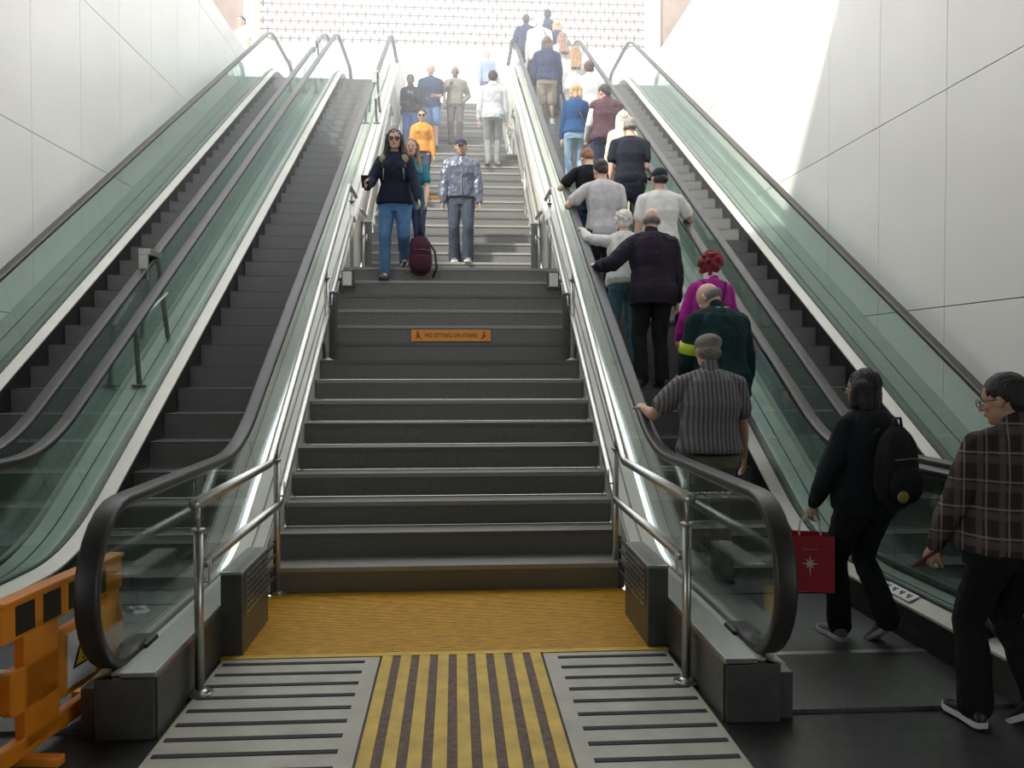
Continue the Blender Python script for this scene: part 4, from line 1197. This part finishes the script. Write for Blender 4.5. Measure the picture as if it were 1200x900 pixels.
person('white haired woman in a white top leaning at the handrail', (1.76, y, ez(y)), 5, 1.60, 'f', 1.15, hair=('fluffy', 'white'), top=('sweater', C('offwhite', (0.66, 0.66, 0.64)), -0.06), bottom=('jeans', C('palejean', (0.10, 0.20, 0.27))), lean=8, hands=(rh(1.39, 8.98), 'down'), head=(5, -10))
y = 9.22
person('man in dark baseball cap and loose white t-shirt with hand on the right handrail', (2.27, y, ez(y)), -2, 1.74, 'm', 1.15, hair=('cap', 'dark'), cap=('baseball', C('capdark', (0.03, 0.04, 0.05))), top=('tshirt', white_c, -0.13), bottom=('trousers', C('stone', (0.40, 0.39, 0.34))), tone='light',
       hands=('down', rh(2.56, 9.5)), head=(3, 22), curls=(0.6, 1.0), hdirs=(None, (0, 1, 0.4)))
y = 9.66
person('dark haired man in a plain grey-white t-shirt with hand on the left handrail', (1.71, y, ez(y)), 0, 1.73, 'm', 1.08, hair=('short', 'dark'), top=('tshirt', C('greywhite', (0.58, 0.57, 0.58)), -0.10), bottom=('trousers', C('bl3', (0.02, 0.024, 0.03))), tone='light',
       hands=(rh(1.38, 9.85), 'down'), head=(22, 14))
y = 10.32
person('ginger haired person in black t-shirt with bowed head', (1.66, y, ez(y)), 4, 1.62, 'm', 1.0, hair=('short', 'ginger'), top=('tshirt', black), bottom=('jeans', djean), hands=(rh(1.385, 10.45), 'down'), head=(35, 12), tone='pale')
y = 11.0
P11 = person('stout grey haired man in black t-shirt with a jacket tied round his waist', (2.30, y, ez(y)), 0, 1.76, 'm', 1.18, hair=('buzz', 'grey'), top=('tshirt', C('blackblue', (0.012, 0.016, 0.024)), -0.06), bottom=('trousers', C('greygreen', (0.16, 0.19, 0.18))), hands=('down', 'belly'), head=(4, 8), tone='light')
s = Soup(); s.ell(P11.ltp(-0.10, 0, -0.12), (0.18, 0.055, 0.20)); s.ell(P11.ltp(0.03, 0, -0.02), (0.215, 0.165, 0.05)); s.remesh('waist_jacket', C('navydk', (0.015, 0.02, 0.035)), P11.T, 0.008, 3, 0.01, 10)
y = 11.62
P10 = person('woman in cream jacket and cream hat with a dark cross-body strap', (2.33, y, ez(y)), 0, 1.60, 'f', 1.12, hair=('bob', 'white'), cap=('beanie', C('creamhat', (0.62, 0.56, 0.45))), top=('jacket', C('cream_j', (0.60, 0.56, 0.44)), -0.06), bottom=('trousers', C('limepale', (0.48, 0.47, 0.28))), hands=('down', 'down'))
s = Soup(); s.tube([P10.ltp(0.52, 0.13, 0.05), P10.ltp(0.51, 0.12, -0.13), P10.ltp(0.30, -0.02, -0.165), P10.ltp(0.06, -0.17, -0.13)], 0.008, 6); s.build('cross_body_strap', M['black'], P10.T, True)
y = 12.75
person('man in maroon padded vest over a white long-sleeved shirt', (2.30, y, ez(y)), 10, 1.72, 'm', 1.2, hair=('short', 'dark'), top=('vest', C('maroonvest', (0.085, 0.042, 0.055))), bottom=('trousers', C('navytr', (0.02, 0.03, 0.07))), hands=((-0.25, 0.2, 0.95), (0.3, 0.12, 0.95)), head=(18, 25), tone='light')
y = 13.1
P8 = person('woman with blond bob in royal blue sweater and light jeans', (1.89, y, ez(y)), 0, 1.62, 'f', 1.05, hair=('bob', 'blond'), top=('sweater', C('royal', (0.015, 0.065, 0.18)), -0.03), bottom=('jeans', ljean), hands=('down', 'down'), head=(4, -5))
s = Soup(); s.tube([P8.ltp(0.53, -0.06, 0.05), P8.ltp(0.53, -0.07, -0.10), P8.ltp(0.30, 0.05, -0.142), P8.ltp(0.04, 0.17, -0.11)], 0.008, 6); s.build('cross_body_strap', C('tan_leather', (0.30, 0.15, 0.08)), P8.T, True)
t = empty('handbag', P8.tp(-0.10, 0.23, -0.03)); tag(t, 'small brown handbag at the hip of the woman in the blue sweater', 'bag')
s = Soup(); s.ell((0, 0, 0), (0.045, 0.10, 0.085)); s.remesh('bag_body', C('brownbag', (0.13, 0.08, 0.06)), t, 0.008, 2, 0.003)
s = Soup(); s.box(-0.048, 0.048, -0.07, 0.07, 0.0, 0.02); s.build('flap', C('brownbag'), t, bevel=0.005)
y = 14.2
person('short dark haired man in a loose white shirt', (2.27, y, ez(y)), 0, 1.73, 'm', 1.08, hair=('short', 'brown'), top=('overshirt', C('purewhite', (0.60, 0.60, 0.60))), bottom=('trousers', navy), hands=('down', 'down'), tone='tan')
y = 16.15
P6q = person('woman with long brown hair in a white top near the top of the escalator', (2.32, y, ez(y)), -5, 1.66, 'f', 1.12, hair=('long', 'caramel'), top=('jacket', C('purewhite'), -0.10), bottom=('trousers', C('pale_tr', (0.45, 0.5, 0.6))), hands=((-0.2, 0.2, 0.9), 'down'))
y = 16.95
person('woman with long auburn blond hair just left of the brown haired woman', (2.16, y, ez(y)), 10, 1.60, 'f', 1.0, hair=('long', 'lightbrown'), top=('jacket', C('purewhite')), bottom=('trousers', navy), hands=('down', 'down'))
y = 16.45
P5q = person('person in navy jacket, khaki shorts and white socks on the escalator', (1.81, y, ez(y)), 0, 1.72, 'm', 1.1, hair=('bob', 'brown'), top=('jacket', navy, -0.06), bottom=('shorts', C('khakishort', (0.36, 0.31, 0.25))), shoes=('shoe_white', 'sole_white'), extra=('socks',), hands=('down', 'down'), tone='brown')
for (x, y, H, sex, hr, tp_, lab, tn) in (
    (1.83, 18.1, 1.74, 'm', ('short', 'white'), ('jacket', C('purewhite')), 'white haired person in white jacket with dark strap near the escalator top', 'pale'),
    (1.60, 18.75, 1.62, 'm', ('short', 'dark'), ('jacket', navy), 'dark haired person at the left handrail at the very top of the escalator', 'tan'),
    (2.12, 19.2, 1.72, 'm', ('short', 'black'), ('jacket', navy), 'dark haired person in navy, furthest ahead on the escalator', 'tan'),
    (2.25, 18.5, 1.62, 'f', ('bob', 'blond'), ('jacket', C('navy2', (0.02, 0.035, 0.10))), 'blond woman in navy jacket near the escalator top', 'pale')):
    pp = person(lab, (x, y, ez(y)), 0, H, sex, 1.05, hair=hr, top=tp_, bottom=('trousers', navy if 'white haired' in lab else black), hands=('down', 'down') if x > 1.7 else ((-0.22, 0.25, 1.05), 'down'), tone=tn, eyes=False, vox=0.009)
    if 'strap' in lab:
        s = Soup(); s.tube([pp.ltp(0.53, -0.02, -0.08), pp.ltp(0.50, 0.06, -0.135), pp.ltp(0.30, 0.15, -0.14), pp.ltp(0.1, 0.2, -0.08)], 0.009, 6); s.build('cross_body_strap', M['black'], pp.T, True)

# --- people on the upper level, seen over the left wall and through the far glass
person('dark haired person in white shirt beyond the top of the left wall', (-4.98, 20.7, ZT), 150, 1.72, 'm', 1.0, hair=('short', 'black'), top=('tshirt', white_c), bottom=('jeans', djean), vox=0.009)
person('person in white top and pale teal skirt behind the far left handrail', (-4.35, 23.2, ZT), 160, 1.62, 'f', 1.0, hair=('short', 'grey'), top=('tshirt', C('purewhite')), bottom=('skirt', C('tealpale', (0.35, 0.52, 0.52))), vox=0.009)
person('person in white top and blue skirt behind the second left escalator top', (-3.30, 23.0, ZT), 190, 1.45, 'f', 1.0, hair=('short', 'lightbrown'), top=('tshirt', C('purewhite')), bottom=('skirt', C('blueskirt', (0.16, 0.28, 0.60))), vox=0.009)

# --- the two people about to step on the escalator
Q20 = person('woman in dark jacket carrying a red paper bag beside the escalator newel', (2.24, 4.43, 0.006), 14, 1.46, 'f', 1.10, hair=('bob', 'black'), top=('jacket', C('darkteal', (0.012, 0.018, 0.022)), -0.10), bottom=('trousers', C('blk4', (0.010, 0.012, 0.014)), 1.1), glasses='clear',
       shoes=('shoe_grey', 'sole_white'), feet=((-0.12, 0.12, 0.0), (0.07, -0.12, 0.0)), heel=(0, 38), hands=((-0.36, 0.12, 0.775), 'down'), curls=(1.4, 0.6), head=(0, 24), tone='tan', vox=0.006)
W = Q20.arms[0][2]
bq = backpack('black backpack on the back of the woman with the red bag', Q20.tp(0.20, 0.03, -0.235), math.radians(14), 0.25, 0.42, 0.15, C('bagblack', (0.016, 0.017, 0.018)), trim=M['black'])
s = Soup(); s.ell((-0.07, -0.125, -0.13), (0.035, 0.012, 0.03)); s.build('yellow_tag', mat('dull_yellow_tag', (0.30, 0.24, 0.07), 0.7), bq, True)
# red paper bag
t = empty('paper_bag', (W.x-0.01, W.y+0.03, W.z-0.465), math.radians(-20)); tag(t, 'red paper shopping bag with a white star, held by the woman', 'bag')
red = mat('red_paper', (0.42, 0.018, 0.035), 0.55, 0, 0.08, 6); red2 = mat('dark_red_paper', (0.42, 0.018, 0.035), 0.55, 0, 0.08, 6)
w, d, h = 0.125, 0.065, 0.30
s = Soup()
s.add([(-w,-d,0),(w,-d,0),(w,d,0),(-w,d,0),(-w*.97,-d*1.05,h),(w*.97,-d*1.05,h),(w*.97,d*1.05,h),(-w*.97,d*1.05,h)], [(0,3,2,1),(0,1,5,4),(1,2,6,5),(2,3,7,6),(3,0,4,7)])
s.build('bag_body', red, t)
for q in (-1, 1):
    s = Soup(); s.tube([(-w*0.45, q*d, h-0.02), (-w*0.40, q*d*0.8, h+0.06), (0.0, q*0.01, h+0.12), (w*0.40, q*d*0.8, h+0.06), (w*0.45, q*d, h-0.02)], 0.0028, 6); s.build('handle', M['white'], t, True)
pts = []
for i in range(16):
    a = 2*PI*i/16; r = 0.013 if i % 2 else (0.042 if i % 4 == 0 else 0.030)
    if i == 12: r = 0.062
    pts.append((r*math.cos(a), r*math.sin(a)*1.15))
s = Soup(); n = 16
s.add([(x, -d-0.004, 0.15+z) for x, z in pts]+[(x, -d+0.006, 0.15+z) for x, z in pts], [tuple(range(n)), tuple(reversed(range(n, 2*n)))]+[(i, n+i, n+(i+1)%n, (i+1)%n) for i in range(n)])
s.build('star_print', mat('pale_pink_print', (0.70, 0.50, 0.45), 0.6), t)
s = Soup(); s.box(-0.04, 0.04, -d-0.005, -d+0.002, 0.225, 0.230); s.build('lettering_line', mat('gold_print', (0.40, 0.16, 0.08), 0.6), t)

Q21 = person('man in dark plaid shirt and black trousers with glasses, in the lower right corner', (2.29, 3.38, 0.0), 10, 1.455, 'm', 1.38, hair=('short', 'black'), top=('overshirt', plaid_mat('plaid', (0.035, 0.028, 0.028), (0.11, 0.085, 0.08), (0.33, 0.29, 0.26)), -0.06),
       bottom=('trousers', C('blk5', (0.008, 0.009, 0.010)), 1.2), glasses='clear', shoes=('leather', 'sole_white'), feet=((-0.10, 0.06, 0.0), (0.12, -0.14, 0.0)), heel=(0, 35), hands=((-0.30, 0.12, 0.84), 'down'), curls=(1.2, 0.6), head=(12, 30), tone='tan', vox=0.006, extra=('collar',))
W = Q21.arms[0][2]+Q21.hd[0].normalized()*0.07
t = empty('phone', W, 0.3); tag(t, 'dark pinkish phone in the hand of the man in the plaid shirt', 'phone'); s = Soup(); s.box(-0.035, 0.035, -0.004, 0.004, -0.07, 0.07); s.build('case', mat('pink_case', (0.16, 0.05, 0.06), 0.4), t, bevel=0.003)
t.rotation_euler = (0.9, 0.1, 0.3)
s = Soup(); s.box(-0.031, 0.031, 0.004, 0.0055, -0.064, 0.064); s.build('screen', M['lens'], t)

# ------------------------------------------------------------------ LIGHT, SKY, CAMERA
w = bpy.data.worlds.new('sky'); scene.world = w; w.use_nodes = True
nt = w.node_tree; bg = nt.nodes['Background']
bg.inputs[0].default_value = (0.97, 0.98, 1.0, 1); bg.inputs[1].default_value = 2.3
def sun(rot_dir, energy, angle, col):
    l = bpy.data.lights.new('sun', 'SUN'); l.energy = energy; l.angle = math.radians(angle); l.color = col
    o = bpy.data.objects.new('sun', l); COL.objects.link(o)
    d = Vector(rot_dir).normalized(); o.rotation_euler = d.to_track_quat('Z', 'Y').to_euler()
    return o
sun((-0.80, -0.70, 1.0), 6.2, 2.5, (1, 0.95, 0.86))
# thin scattering volume added to imitate lens glare at the top of the well
glare_mat = bpy.data.materials.new('glare_scatter'); glare_mat.use_nodes = True; nt = glare_mat.node_tree; nt.nodes.clear()
out = nt.nodes.new('ShaderNodeOutputMaterial'); vs = nt.nodes.new('ShaderNodeVolumeScatter')
vs.inputs['Density'].default_value = 0.045; vs.inputs['Anisotropy'].default_value = 0.5; vs.inputs['Color'].default_value = (1, 1, 1, 1)
nt.links.new(vs.outputs[0], out.inputs['Volume'])
s = Soup(); s.box(-4.38, 4.38, 10.5, 21.9, -0.3, 12.0); glare_obj = s.build('glare_volume', glare_mat); tag(glare_obj, 'thin volume added to imitate bright glare around the top of the stairs', 'glare_volume', None, 'stuff')

cam = bpy.data.cameras.new('camera'); cam.sensor_width = 36; cam.lens = 30.0; cam.clip_end = 200
co = bpy.data.objects.new('camera', cam); COL.objects.link(co)
co.location = (0.035, 0, 1.489); co.rotation_euler = (PI/2-0.0224, 0, -0.067)
scene.camera = co
scene.view_settings.view_transform = 'Standard'; scene.view_settings.look = 'None'
scene.view_settings.gamma = 1.0; scene.view_settings.use_curve_mapping = False
scene.view_settings.exposure = 0.2

# ------------------------------------------------------------------ groups of repeats
for o in list(bpy.data.objects):
    if o.parent is not None or 'category' not in o: continue
    b = o.name.split('.')[0]
    g = {'escalator': 'escalators on both sides of the stairs', 'stair_handrail': 'double tube handrails along the stairs', 'steel_box': 'steel boxes at the foot of the stairs',
         'side_guard': 'short bar guards beside the first step', 'square_post': 'dark square posts along the stairs', 'step_light': 'small lamp boxes beside the steps',
         'guard_bracket': 'steel brackets on the decks between the escalators', 'safety_barrier': 'orange safety barriers', 'stair_sign': 'orange stair signs',
         'pillar': 'cream pillars beside the lattice screen', 'bench': 'low benches on the upper level', 'phone': 'phones held by people', 'backpack': 'backpacks carried by people'}.get(b)
    if b == 'person':
        x, y, z = o.location
        if y > 20 or z > 7.9: g = 'people on the upper level'
        elif x > 1.4 and y > 5: g = 'people queuing up the right escalator'
        elif x > 1.4: g = 'people about to board the right escalator'
        else: g = 'people walking on the stairs'
    if g: o['group'] = g
